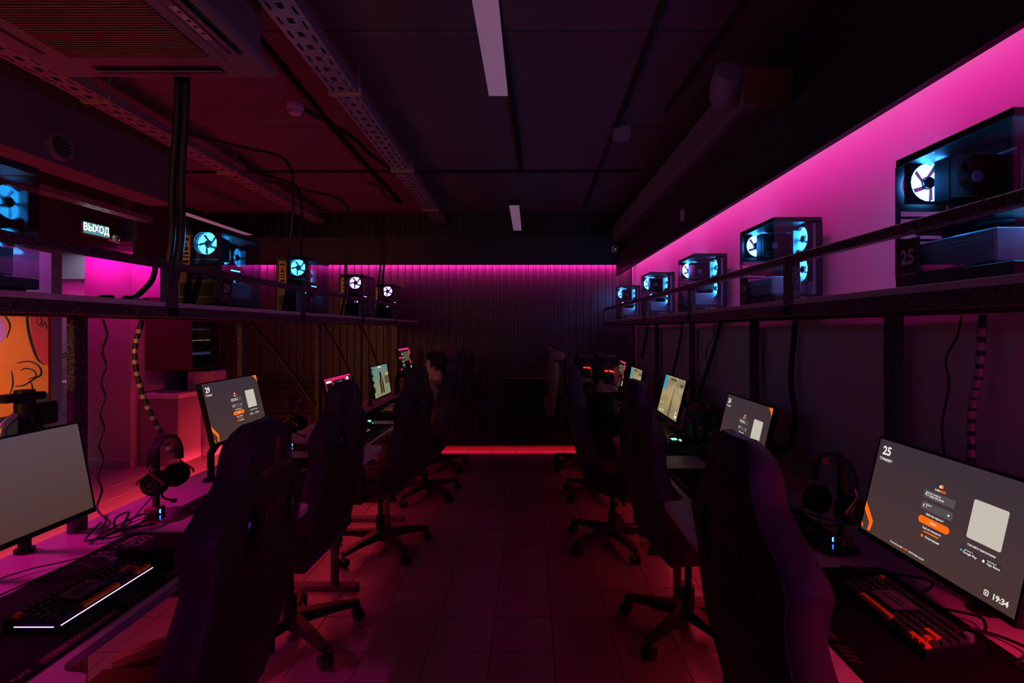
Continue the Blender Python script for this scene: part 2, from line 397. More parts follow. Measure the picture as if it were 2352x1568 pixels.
def tray(name, label, x0, y0, x1, y1, z, wd):
    t = thing(name, label, 'cable tray', (x0, y0, z), (0, 0, -math.atan2(x1-x0, y1-y0)), 'perforated cable trays under the ceiling')
    Ln = math.hypot(x1-x0, y1-y0); m = MB(); h = wd/2
    # ladder of strips leaves the real perforations open
    n = int(Ln/.10); cols = [-h, -h*.72, -h*.56, -h*.18, h*.18, h*.56, h*.72, h]
    for a in (0, 2, 4, 6):
        m.bb(cols[a] if a else -h, cols[a+1], 0, Ln, 0, .002)
    for k in range(n+1):
        y = k*Ln/n
        m.bb(cols[1], cols[2], y-.022, y+.022, 0, .002); m.bb(cols[5], cols[6], y-.022+.03, y+.022+.03, 0, .002); m.bb(cols[3], cols[4], y-.030, y+.030, 0, .002)
    m.build('perforated_floor', M_galv, t)
    for s in (-1, 1):
        m = MB(); m.bb(s*h, s*(h-.002), 0, Ln, .002, .055)
        m.build('side_flange', M_galv, t)
    m = MB()
    for k in range(4):
        m.tube(sm([(-h*.6+k*h*.38+.01*math.sin(i*1.7+k), i*Ln/9, .012+.006*(k % 2)) for i in range(10)], 3), .008, 6)
    m.build('cable_run', M_cable, t)
    return t
def bracket(x, y, z, wd):
    b = thing('tray_bracket', f'drilled metal bracket under cable tray, {y:.0f} m down the room', 'bracket', (x, y, z))
    m = MB(); m.bb(-wd/2, wd/2, -.012, .012, -.004, 0); m.bb(-wd/2, wd/2, -.014, -.012, -.004, .032); o = m.build('channel', M_brass, b)
    m = MB()
    for k in range(8): m.cyl((-wd/2+.014+k*(wd-.028)/7, -.0146, .014), (-wd/2+.014+k*(wd-.028)/7, -.0138, .014), .0055, n=10)
    m.build('hole', M_black, o)
    for s in (-1, 1):
        m = MB(); m.cyl((s*(wd/2-.012), 0, -.01), (s*(wd/2-.012), 0, 2.998-z), .004, n=6); m.build('threaded_rod', M_galv, b)
    return b
tray('cable_tray', 'perforated cable tray running beside the centre lamps', -.99, 1.2, -1.10, 6.25, 2.83, .145)
tray('cable_tray', 'perforated cable tray running above the left row of computers', -2.42, 1.2, -2.58, 6.25, 2.83, .15)
tray('cable_tray', 'perforated cable tray high behind the exit sign', -4.05, 2.4, -4.05, 5.4, 2.66, .13)
for lab, x, y in (('third from the air conditioner', -1.09, 5.58), ('second from the air conditioner', -1.055, 4.2), ('nearest one', -1.025, 2.83)):
    bracket(x, y, 2.822, .18)['label'] = f'drilled bracket under the middle cable tray, {lab}'
for lab, x, y in (('below the air conditioner', -2.475, 2.92), ('above the case numbered 29', -2.52, 4.26)):
    bracket(x, y, 2.822, .17)['label'] = f'drilled bracket under the left cable tray, {lab}'

def lamp(x, y0, label, wires):
    t = thing('linear_lamp', label, 'ceiling lamp', (x, y0, 2.65), (0, 0, 0), 'unlit linear lamps with added glow')
    bxs((-.050, .050, 0, 1.17, .002, .06), b=.003).build('housing', M_plast, t)
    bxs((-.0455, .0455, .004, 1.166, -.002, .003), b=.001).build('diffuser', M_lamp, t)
    for y in wires:
        m = MB(); m.tube([(-.035, y, .06), (0, y, .17), (.035, y, .06)], .0015, 5); m.tube([(0, y, .17), (0, y, .348)], .0015, 5); m.build('hanging_wire', M_galv, t)
    return t
lamp(-.155, 1.29, 'unlit linear lamp with pale diffuser over the aisle, nearest one', (.15, 1.0))
lamp(-.15, 4.63, 'unlit linear lamp over the aisle, the farther smaller looking one', (.03, 1.1))
lamp(-3.35, 4.92, 'unlit linear lamp hanging past the left row of computers', (.12, 1.08))

sd = thing('smoke_detector', 'round white smoke detector on the dark ceiling', 'smoke detector', (-1.54, 3.35, 3.0))
m = MB(); m.lathe([(0, 0), (.052, 0), (.052, -.028), (.046, -.034), (0, -.034)], 24); m.build('base', M_white, sd)
m = MB(); m.lathe([(0, -.040), (.030, -.040), (.038, -.034), (.040, -.058), (.034, -.064), (0, -.066)], 24); m.build('sensor_cap', M_white, sd)

du = thing('ventilation_duct', 'rectangular grey duct along the top of the right wall', 'duct', (1.145, 2.475, 2.61))
bxs((-.125, .125, 0, 3.98, 0, .19), b=.004).build('duct_body', M_duct, du)
bxs((-.118, .118, -.006, 0, .006, .184)).build('end_board', M_card, du)
for k in range(1, 5):
    bxs((-.128, .128, k*.79-.012, k*.79+.012, -.003, .192), b=.002).build('joint_flange', M_duct, du)
m = MB(); m.tube(sm([(-.125, .10, .09), (-.17, .10, .09), (-.20, .02, .10), (-.205, -.06, .14)], 4), .07, 14); m.build('duct_elbow', M_duct, du)
m = MB(); m.tube([(-.16, .10, .09), (-.18, .09, .09)], .078, 14); m.build('elbow_collar', M_card, du)

def conduit(label, pts, r=.012, k=4, m=M_cable, name='conduit'):
    b = MB(); b.tube(sm(pts, k), r, 7); o = b.build(name, m); return tag(o, label, 'conduit')
conduit('dark conduit on ceiling left of the centre lamps', [(-1.35, 1.0, 2.985), (-1.37, 2.5, 2.985), (-1.45, 4.0, 2.985), (-1.50, 5.9, 2.985)], .02)
conduit('thin conduit from the smoke detector along the ceiling', [(-1.50, 3.41, 2.985), (-1.36, 3.9, 2.985), (-1.34, 4.3, 2.985), (-1.2, 5.0, 2.985)], .011)
conduit('conduit crossing the ceiling behind the far centre lamp', [(-3.4, 4.75, 2.985), (-1.5, 4.74, 2.985), (0, 4.73, 2.985), (1.0, 4.72, 2.985)], .012)
conduit('conduit along the ceiling beside the right duct, inner one', [(.56, 1.1, 2.985), (.60, 2.6, 2.985), (.62, 4.2, 2.985), (.64, 6.2, 2.985)], .014)
conduit('conduit along the ceiling beside the right duct, outer one', [(.98, 1.1, 2.985), (.97, 1.8, 2.985), (.93, 2.7, 2.985), (.90, 3.4, 2.985)], .012)
conduit('conduit behind the nearest centre lamp toward the far one', [(-.15, 2.5, 2.985), (-.12, 3.2, 2.985), (-.10, 3.9, 2.985), (-.09, 4.7, 2.985)], .02)
conduit('looped cable arching down from ceiling above left lamp', [(-2.45, 4.3, 2.985), (-2.35, 4.35, 2.86), (-2.1, 4.4, 2.80), (-1.98, 4.4, 2.68), (-1.97, 4.4, 2.2), (-1.95, 4.4, 1.95)], .012)
conduit('cable hooking from tray to ceiling behind the left lamp', [(-1.62, 5.1, 2.985), (-1.5, 5.1, 2.95), (-1.45, 5.1, 2.86), (-1.4, 5.2, 2.84)], .012)
for y, lab in ((1.98, 'nearest small junction box on ceiling above the right duct'), (3.72, 'farther small junction box on ceiling above the right duct')):
    t = thing('junction_box', lab, 'junction box', (.66, y, 2.955)); bxs((-.06, .06, -.045, .045, -.04, .044), b=.006).build('box_body', M_duct, t); bxs((-.054, .054, -.039, .039, -.046, -.04), b=.004).build('cover', M_duct, t)

def cctv(loc, rz, label):
    t = thing('security_camera', label, 'camera', loc, (0, 0, rz))
    bxs((-.035, .035, -.012, 0, -.035, .035), b=.006).build('mount', M_white, t)
    m = MB(); m.cyl((0, -.012, 0), (.0, -.05, -.005), .012, n=10); m.bb(-.036, .036, -.085, -.04, -.048, .030, b=.012); m.build('camera_body', M_white, t)
    m = MB(); m.cyl((0, -.0855, -.008), (0, -.089, -.008), .017, n=16); o = m.build('lens', M_gloss, t)
    m = MB(); m.ball((0, -.0895, -.016), .004, 8); m.build('indicator', glow('led_white', (.8, .9, 1), 2), o)
    return t
cctv((1.025, 6.288, 2.515), 0, 'small white security camera at the right end of the back wall')
cctv((-4.40, 5.36, 2.48), R(90), 'small white security camera beside the exit sign')
t = thing('wall_sensor', 'small white sensor box on the right bulkhead above pink light', 'sensor', (1.049, 3.5, 2.31))
bxs((-.022, 0, -.026, .026, -.04, .04), b=.006).build('case_body', M_white, t); bxs((-.024, -.022, -.012, .012, -.005, .03), b=.001).build('cover', M_white, t)
es = thing('exit_sign', 'lit exit sign with white letters on the left bulkhead', 'exit sign', (-4.398, 5.15, 2.53), (0, 0, R(90)))
bxs((-.165, .165, -.03, 0, -.068, .068), b=.006).build('sign_housing', M_galv, es)
bxs((-.15, .15, -.032, -.0302, -.055, .055)).build('sign_panel', glow('sign_teal', (.10, .30, .31), .9), es)
m = MB(); m.text('ВЫХОД', .068, frame((0, -.0325, .004), (1, 0, 0), (0, 0, 1)), .02, .85); m.build('sign_lettering', glow('sign_white', (.85, 1, 1), 2.2), es)

rk = thing('server_cabinet', 'maroon wall cabinet with wired network gear in left corner', 'cabinet', (-4.175, 6.175, 1.06))
bxs((-.27, .27, -.275, -.262, 0, .84), (-.27, .27, .262, .275, 0, .84), (-.27, -.255, -.262, .262, 0, .84), (-.255, .27, -.262, .262, 0, .014), (-.255, .27, -.262, .262, .826, .84), b=.002).build('cabinet_body', mat('cabinet_paint', (.10, .045, .05), .5), rk)
for k, (z, h) in enumerate(((.12, .13), (.31, .06), (.44, .06), (.57, .07), (.70, .05))):
    o = bxs((-.2, .21, -.2, .2, z, z+h), b=.003).build('network_unit', M_case, rk)
    m = MB()
    for j in range(10): m.bb(.2105, .2125, -.17+j*.034, -.155+j*.034, z+h*.35, z+h*.6)
    m.build('port', glow('port_led', (.25, .16, .55), .35) if k != 1 else glow('port_led_yellow', (.8, .6, .2), .5), o)
m = MB()
for j in range(7): m.tube(sm([(.215, -.17+j*.05, .72), (.245, -.15+j*.045, .60+.02*(j % 3)), (.25, -.1+j*.03, .42), (.215, -.14+j*.045, .34)], 4), .004, 5)
m.build('patch_cables', M_duct, rk)
bxs((.262, .268, -.25, .25, .02, .82)).build('glass_door', M_glass, rk)
bn = thing('waste_bin', 'square waste bin with pink lit rim beside the column', 'bin', (-4.19, 5.97, 0))
bxs((-.22, .22, -.20, .20, 0, .74), b=.006).build('bin_body', mat('bin_paint', (.30, .28, .32), .5), bn)
m = MB(); m.bb(-.23, .23, -.21, -.12, .745, .80, b=.004); m.bb(-.23, .23, .12, .21, .745, .80, b=.004); m.bb(-.23, -.12, -.12, .12, .745, .80, b=.004); m.bb(.12, .23, -.12, .12, .745, .80, b=.004)
m.build('rim', M_white, bn); bxs((-.12, .12, -.12, .12, .741, .744)).build('opening', M_black, bn)
pn = thing('storage_locker', 'low magenta lit locker behind the waste bin', 'locker', (-4.0, 6.33, 0)); bxs((-.16, .16, -.13, .13, .08, 1.02), b=.004).build('locker_body', M_wallL, pn)
bxs((-.17, .17, -.135, .13, 0, .08), b=.002).build('plinth', M_wallL, pn); bxs((-.15, .15, -.136, -.131, .10, 1.0), b=.002).build('door', M_wallL, pn)
for lab, x, wd in (('slatted black radiator grille on the back wall behind aisle', .02, .72), ('slatted black radiator grille on the back wall behind left desks', -3.1, .9)):
    t = thing('radiator_grille', lab, 'radiator', (x, 6.478, .33))
    bxs((-wd/2, wd/2, -.012, 0, 0, .62)).build('back_plate', M_black, t)
    for k in range(9): link('slat', MATS.setdefault('_rs%g' % wd, bxs((-wd/2, wd/2, -.05, -.012, 0, .042), b=.004).mesh('slat', M_plast)), t, (0, 0, .02+k*.066))
# ------------------------------------------------------------------ steel frames, shelves and worktops
YL = [.82, 1.92, 3.02, 4.10, 5.10, 6.10]; YR = [.66, 1.756, 2.85, 3.95, 5.05, 6.20]
SHELF = 1.631; DESK = .775
ORD = ['nearest', 'second', 'third', 'fourth', 'farthest']
def rack(s, k, y0, y1):
    xf, xb, xp = (1.34, 1.755, 1.70) if s < 0 else (.88, 1.275, 1.245)
    side = 'left' if s < 0 else 'right'
    t = thing('steel_rack', f'black steel frame with shelf and guard rail, {ORD[k]} of the {side} row', 'rack', (s*xb, (y0+y1)/2, 0), group='steel racks over the desks')
    L = (y1-y0)/2-.001
    X = lambda a: s*(a-xb)
    q = lambda a, b, c, d, e, f: (min(X(a), X(b)), max(X(a), X(b)), c, d, e, f)
    for y in (-L, L-.03):
        bxs(q(xp-.015, xp+.015, y, y+.03, 0, 1.576), b=.003).build('post', M_steel, t)
        bxs(q(xf, xf+.03, y, y+.03, 1.576, 1.755), b=.003).build('rail_post', M_steel, t)
        bxs(q(xf+.03, xb-.03, y, y+.03, 1.578, 1.612), b=.003).build('end_beam', M_steel, t)
        bxs(q((1.0 if s < 0 else .66), xp-.02, y, y+.03, .705, .748), b=.003).build('desk_beam', M_steel, t)
        bxs(q((1.14 if s < 0 else .80), (1.17 if s < 0 else .83), y, y+.03, .03, .705), b=.003).build('desk_leg', M_steel, t)
        bxs(q((1.02 if s < 0 else .68), xp+.015, y, y+.03, 0, .03), b=.003).build('foot_bar', M_steel, t)
    bxs(q(xf, xf+.03, -L, L, 1.574, 1.612), b=.003).build('front_beam', M_steel, t)
    bxs(q(xb-.03, xb, -L, L, 1.574, 1.612), b=.003).build('back_beam', M_steel, t)
    bxs(q(xf, xf+.03, -L, L, 1.755, 1.783), b=.003).build('guard_rail', M_steel, t)
    bxs(q(xp+.017, xp+.047, -L, L, .70, .748) if s < 0 else q(xp-.05, xp-.02, -L, L, .72, .748), b=.003).build('rear_desk_beam', M_steel, t)
    bxs(q(xf+.004, xb-.002, -L+.031, L-.031, 1.6125, SHELF), b=.0015).build('shelf_board', M_wood, t)
def arc(cx, cy, r, a0, a1, n=6):
    return [(cx+r*math.cos(R(a0+(a1-a0)*i/n)), cy+r*math.sin(R(a0+(a1-a0)*i/n))) for i in range(n+1)]
def worktop(s, k, y0, y1, r0, r1):
    tab, rec, xb = (.955, 1.055, 1.745) if s < 0 else (.582, .685, 1.272)
    side = 'left' if s < 0 else 'right'
    t = thing('worktop', f'laminate desk top with curved cut-out, {ORD[k]} of the {side} row', 'desk top', (s*xb, y0, .75), group='laminate desk tops')
    W = xb-tab; D = xb-rec; r = .045; a, b, L = r0-y0, r1-y0, y1-y0-.002
    P = [(0, 0), (W, 0)]
    P += arc(W-r, a-r, r, 0, 90)+arc(D+r, a+r, r, 270, 180)+arc(D+r, b-r, r, 180, 90)+arc(W-r, b+r, r, -90, 0)+[(W, L), (0, L)]
    M = Matrix.Identity(4)
    if s > 0: M = Matrix.Scale(-1, 4, (1, 0, 0))
    m = MB(); m.prism(P, .024, M); m.build('desk_board', M_wood, t)
for k in range(5):
    rack(-1, k, YL[k], YL[k+1]); rack(1, k, YR[k], YR[k+1])
    yc = 1.37+1.09*k-.02*(k > 3)*k
    worktop(-1, k, YL[k], YL[k+1], YL[k]+.31, YL[k]+.80)
    worktop(1, k, [.80, 1.93, 3.03, 4.13, 5.23][k]-(.0 if k else .1), [1.93, 3.03, 4.13, 5.23, 6.25][k], [.80, 1.93, 3.03, 4.13, 5.23][k]+.33, [.80, 1.93, 3.03, 4.13, 5.23][k]+.80)

# ------------------------------------------------------------------ computers on the shelves
G_cyan = glow('fan_cyan', (.022, .40, 1.0), 20); G_rear = glow('fan_rear_blue', (.04, .30, 1.0), 45); G_lilac = glow('fan_lilac', (.45, .28, 1.0), 6); G_mix = glow('fan_green', (.02, .85, .22), 5)
def fan(parent, c, ex, ey, r, gm, name='fan', dark=False):
    M = frame(c, ex, ey); m = MB(); m.M = M
    n = 24; ring = [(r*math.cos(2*math.pi*i/n), r*math.sin(2*math.pi*i/n)) for i in range(n)]; h = r*1.06
    sq = [(max(-h, min(h, x*1.6)), max(-h, min(h, y*1.6))) for x, y in ring]
    vs = [(*p, z) for z in (-.011, .011) for p in sq]+[(*p, z) for z in (-.011, .011) for p in ring]
    fs = []
    for i in range(n):
        j = (i+1) % n
        fs += [(i, j, n+j, n+i), (2*n+i, 2*n+j, j, i), (n+i, n+j, 3*n+j, 3*n+i), (3*n+i, 3*n+j, 2*n+j, 2*n+i)]
    m.add(vs, fs); o = m.build(name, M_plast, parent)
    m = MB(); m.M = M
    for k in range(5):
        a0 = k*2*math.pi/5; P = []
        for i in range(6): t = i/5; P.append((r*.93, a0+t*.98))
        for i in range(6): t = 1-i/5; P.append((r*.36, a0+.50+t*.62))
        p2 = [(q*math.cos(a), q*math.sin(a)) for q, a in P]; m.prism(p2, .003)
    m.build('fan_blades', M_plast if dark else gm, o)
    if not dark:
        m = MB(); m.M = M
        for k in range(4):
            m.tube([(r*.965*math.cos(a), r*.965*math.sin(a), .008) for a in [k*1.571+.12+i*.19 for i in range(8)]], .0022, 5)
        m.build('light_ring', gm, o)
    m = MB(); m.M = M; m.cyl((0, 0, -.006), (0, 0, .009), r*.30, n=18); m.build('fan_hub', M_gloss if not dark else M_inner, o)
    return o
def case(loc, rz, num, g, label, g2=None, rear=False):
    t = thing('computer_case', label, 'computer', loc, (0, 0, rz), 'glass sided gaming computers on the shelves')
    W, D, H = .105, .18, .385
    bxs((-W, W, -D, D, H-.022, H), b=.003).build('top_panel', M_case, t)
    o = bxs((-W, W, -D, D, .018, .05), b=.003).build('bottom_panel', M_case, t)
    bxs((-W+.01, W-.01, -D+.03, -D+.09, 0, .018), (-W+.01, W-.01, D-.09, D-.03, 0, .018), b=.003).build('feet', M_case, o)
    bxs((W-.006, W, -D, D, .05, H-.022), (W-.022, W-.006, -D, -D+.012, .05, H-.022)).build('rear_side_panel', M_case, t)
    # back panel with real openings
    fx, fz, fr = -.032, .312, .056; y0, y1 = D-.004, D; m = MB(); n = 24
    ring = [(fx+fr*math.cos(2*math.pi*i/n), fz+fr*math.sin(2*math.pi*i/n)) for i in range(n)]; h = fr+.004
    sq = [(max(fx-h, min(fx+h, fx+(x-fx)*1.6)), max(fz-h, min(fz+h, fz+(z-fz)*1.6))) for x, z in ring]
    vs = [(x, y, z) for y in (y0, y1) for x, z in sq]+[(x, y, z) for y in (y0, y1) for x, z in ring]
    m.add(vs, [f for i in range(n) for j in [(i+1) % n] for f in ((i, j, 2*n+j, 2*n+i), (n+i, n+j, 3*n+j, 3*n+i), (2*n+i, 2*n+j, 3*n+j, 3*n+i))])
    m.bb(-W, fx-h, y0, y1, .05, H-.022); m.bb(fx+h, .040, y0, y1, .05, H-.022); m.bb(.088, W, y0, y1, .05, H-.022); m.bb(.040, .088, y0, y1, .05, .205)
    m.bb(.040, .088, y0, y1, .352, H-.022); m.bb(fx-h, fx+h, y0, y1, fz+h, H-.022); m.bb(fx-h, fx+h, y0, y1, .245, fz-h); m.bb(fx-h, fx+h, y0, y1, .05, .130)
    for k in range(6): m.bb(fx-h, fx+h, y0, y1, .130+k*.0215, .137+k*.0215)
    o = m.build('back_panel', mat('case_back_steel', (.10, .075, .06), .45, metal=.3), t)
    if rear:
        m = MB()
        for k in range(15):
            a = -fr*.97+k*fr*.1385; hh = math.sqrt(max(0, fr*fr-a*a))
            m.bx((fx+a*.0, y1-.001, fz+a), (2*hh, .0012, .0014)); m.bx((fx+a, y1-.001, fz), (.0014, .0012, 2*hh))
        m.build('fan_grille', M_case, o)
    io = bxs((.042, .086, D-.007, D-.002, .207, .350)).build('connector_plate', M_io, t)
    m = MB()
    for k, (z, hh, ww) in enumerate(((.33, .014, .03), (.305, .010, .014), (.285, .018, .022), (.262, .010, .03), (.245, .008, .03), (.222, .016, .030))):
        m.bb(.064-ww/2, .064+ww/2, D-.002, D+.002, z-hh/2, z+hh/2)
    m.build('ports', M_plast, io)
    ps = bxs((-.07, .09, D-.003, D+.003, .058, .122), b=.002).build('power_supply_face', M_plast, t)
    if rear: bxs((.02, .05, D+.003, D+.006, .072, .10), b=.001).build('power_inlet', M_gloss, ps)
    bxs((-W, -W+.003, -D+.002, D-.006, .052, H-.024)).build('side_glass', M_glass, t)
    bxs((-W+.004, W-.024, -D, -D+.003, .052, H-.024)).build('front_glass', M_glass, t)
    pb = bxs((.062, .066, -.07, .165, .14, .352)).build('motherboard', M_pcb, t)
    bxs((.045, .061, .09, .16, .235, .345), (.05, .061, -.02, .06, .155, .165), (.052, .061, -.06, .10, .205, .214), b=.002).build('heatsinks', M_chip, pb)
    for k in range(4): bxs((.03, .061, -.052-k*.009, -.048-k*.009, .225, .345)).build('memory_stick', M_chip if k % 2 else M_plast, pb)
    bxs((.070, .092, -.165, .17, .052, .36)).build('inner_panel', M_inner, t)
    co = bxs((-.058, .055, .045, .100, .235, .355), b=.003).build('processor_cooler', M_plast, t)
    fan(co, (-.002, .035, .295), (1, 0, 0), (0, 0, 1), .052, g, 'cooler_fan', True)
    gp = bxs((-.062, .060, -.085, .165, .165, .213), b=.004).build('graphics_card', M_plast, t)
    bxs((-.0635, -.062, -.06, .02, .198, .203)).build('light_bar', g2 or g, gp)
    m = MB()
    for y in (.08, -.02): m.lathe([(.012, .1648), (.038, .1648), (.038, .1635), (.012, .1635)], 18, Matrix.Translation((0, y, 0)))
    m.build('card_fan', M_pcb, gp)
    sh = bxs((-.088, .066, -.12, .165, .055, .135), b=.004).build('power_shroud', M_inner, t)
    bxs((-.0892, -.0878, -.10, .06, .066, .118), (-.0898, -.0888, -.085, .045, .074, .108), b=.0006).build('embossed_ribs', M_inner, sh)
    fan(t, (.058, -.112, .300), (0, 1, 0), (0, 0, 1), .054, g)
    fan(t, (.058, -.112, .165), (0, 1, 0), (0, 0, 1), .054, g)
    fan(t, (fx, .155, fz), (1, 0, 0), (0, 0, 1), .054, g if rear else G_rear)
    if num:
        cd = bxs((-.1068, -.1052, .085, .176, .036, .150)).build('number_card', M_cardbg, t)
        tag(cd, f'dark card with the number {num}')
        MM = frame((-.107, .130, .098), (0, -1, 0), (0, 0, 1)); m = MB(); m.text(num, .040, MM, .025, .9); m.text('CYBER FOCUS', .006, MM @ Matrix.Translation((0, -.046, 0)), .01); m.build('number_print', M_num, cd)
        m = MB(); m.M = MM
        for k in range(9): m.tube([(-.041+.0025*math.sin(i*2.1+k), -.050+k*.0118+i*.0022, 0) for i in range(4)], .0011, 4); m.tube([(.041+.0025*math.sin(i*1.7+k), -.050+k*.0118+i*.0022, 0) for i in range(4)], .0011, 4)
        m.build('border_print', M_pinkp, cd)
    m = MB(); m.text('ExeGate', .013, frame((0, -D-.0006, .036), (1, 0, 0), (0, 0, 1)), .01, 1.1); m.build('maker_print', mat('pale_print', (.4, .36, .4), .6), t)
    return t
for X, y, n, g, g2 in ((-1.59, 1.37, '30', G_cyan, None), (-1.59, 2.63, '29', G_cyan, None), (-1.59, 3.59, '28', G_cyan, None), (-1.59, 4.71, '27', G_lilac, None), (-1.59, 5.73, '26', G_lilac, None)):
    tail = {'30': 'cut by the left picture edge', '29': 'with card 29 and bright rear fan', '28': 'with blue rear fan above the pink screen', '27': 'third from the far end, rear fan lilac', '26': 'standing farthest down the left shelf'}[n]
    if n == '27': tail = 'with lilac rear fan, second from the far end'
    case((X, y, SHELF), math.pi, n, g, f'computer on the left shelf {tail}', g2, True)
for X, y, n, g, g2 in ((1.155, 1.295, '25', G_cyan, G_mix), (1.155, 2.39, '24', G_cyan, None), (1.15, 3.45, '23', G_cyan, None), (1.115, 4.51, '22', G_cyan, None), (1.10, 5.80, '', G_cyan, G_lilac)):
    tail = {'25': 'with card 25 and green light bar', '24': 'with card 24, second from the camera', '23': 'with card 23, in the middle of its row', '22': 'second from the far end', '': 'standing farthest down the shelf'}[n]
    case((X, y, SHELF), 0, n, g, f'glass computer on the right shelf {tail}', g2)

# ------------------------------------------------------------------ monitors
def screenmat(name, top, bot, noise=0, c3=None):
    m = bpy.data.materials.new(name); m.use_nodes = True; nt = m.node_tree; nt.nodes.clear(); N = nt.nodes.new; L = nt.links.new
    tc = N('ShaderNodeTexCoord'); sp = N('ShaderNodeSeparateXYZ'); L(tc.outputs['Generated'], sp.inputs[0])
    mx = N('ShaderNodeMix'); mx.data_type = 'RGBA'; mx.inputs[6].default_value = (*lin(bot), 1); mx.inputs[7].default_value = (*lin(top), 1); L(sp.outputs[2], mx.inputs[0])
    out = mx.outputs[2]
    if c3:
        n = N('ShaderNodeTexNoise'); n.inputs['Scale'].default_value = noise; n.inputs['Detail'].default_value = 5; L(tc.outputs['Generated'], n.inputs[0])
        r = N('ShaderNodeMapRange'); r.inputs[1].default_value = .42; r.inputs[2].default_value = .62; L(n.outputs['Fac'], r.inputs[0])
        m2 = N('ShaderNodeMix'); m2.data_type = 'RGBA'; L(r.outputs[0], m2.inputs[0]); L(out, m2.inputs[6]); m2.inputs[7].default_value = (*lin(c3), 1); out = m2.outputs[2]
    e = N('ShaderNodeEmission'); L(out, e.inputs[0]); g = N('ShaderNodeBsdfGlossy'); g.inputs['Roughness'].default_value = .25
    g.inputs[0].default_value = (.03, .03, .03, 1); a = N('ShaderNodeAddShader'); L(e.outputs[0], a.inputs[0]); L(g.outputs[0], a.inputs[1])
    o = N('ShaderNodeOutputMaterial'); L(a.outputs[0], o.inputs[0]); return m
SC_login = screenmat('screen_login', (58, 47, 56), (73, 52, 50)); SC_blank = screenmat('screen_blank', (84, 66, 72), (78, 52, 49))  # login gradient paints a mild lens reflection into the screen colours
SC_sand = screenmat('screen_sand', (182, 162, 128), (160, 134, 84), 3, (136, 127, 96)); SC_town = screenmat('screen_town', (84, 128, 138), (150, 140, 92), 4, (120, 128, 104))
SC_pink = screenmat('screen_pink', (235, 30, 110), (120, 10, 50)); SC_dark = screenmat('screen_dark', (16, 12, 14), (8, 6, 8))
g_white = glow('ui_white', (.82, .80, .74), 1); g_orange = glow('ui_orange', lin((255, 108, 16)), 1); g_field = glow('ui_field', lin((84, 76, 80)), 1)
g_card = glow('ui_card', lin((196, 190, 176)), 1); g_black = glow('ui_black', lin((20, 16, 18)), 1); g_teal = glow('ui_teal', lin((40, 190, 200)), 1); g_pink = glow('ui_pink', lin((240, 40, 130)), 1)
g_sky = glow('ui_sky', lin((60, 150, 176)), 1); g_brown = glow('ui_brown', lin((92, 78, 50)), 1); g_badge = glow('ui_badge', lin((58, 46, 52)), 1); g_stone = glow('ui_stone', lin((170, 158, 120)), 1)
UIM = [g_white, g_orange, g_field, g_card, g_black, g_teal, g_pink, g_sky, g_brown, g_badge, g_stone]
SWd, SHt = .527, .296
def rr(x0, x1, y0, y1, r):
    r = min(r, (x1-x0)/2, (y1-y0)/2)
    return arc(x1-r, y1-r, r, 0, 90, 4)+arc(x0+r, y1-r, r, 90, 180, 4)+arc(x0+r, y0+r, r, 180, 270, 4)+arc(x1-r, y0+r, r, 270, 360, 4)
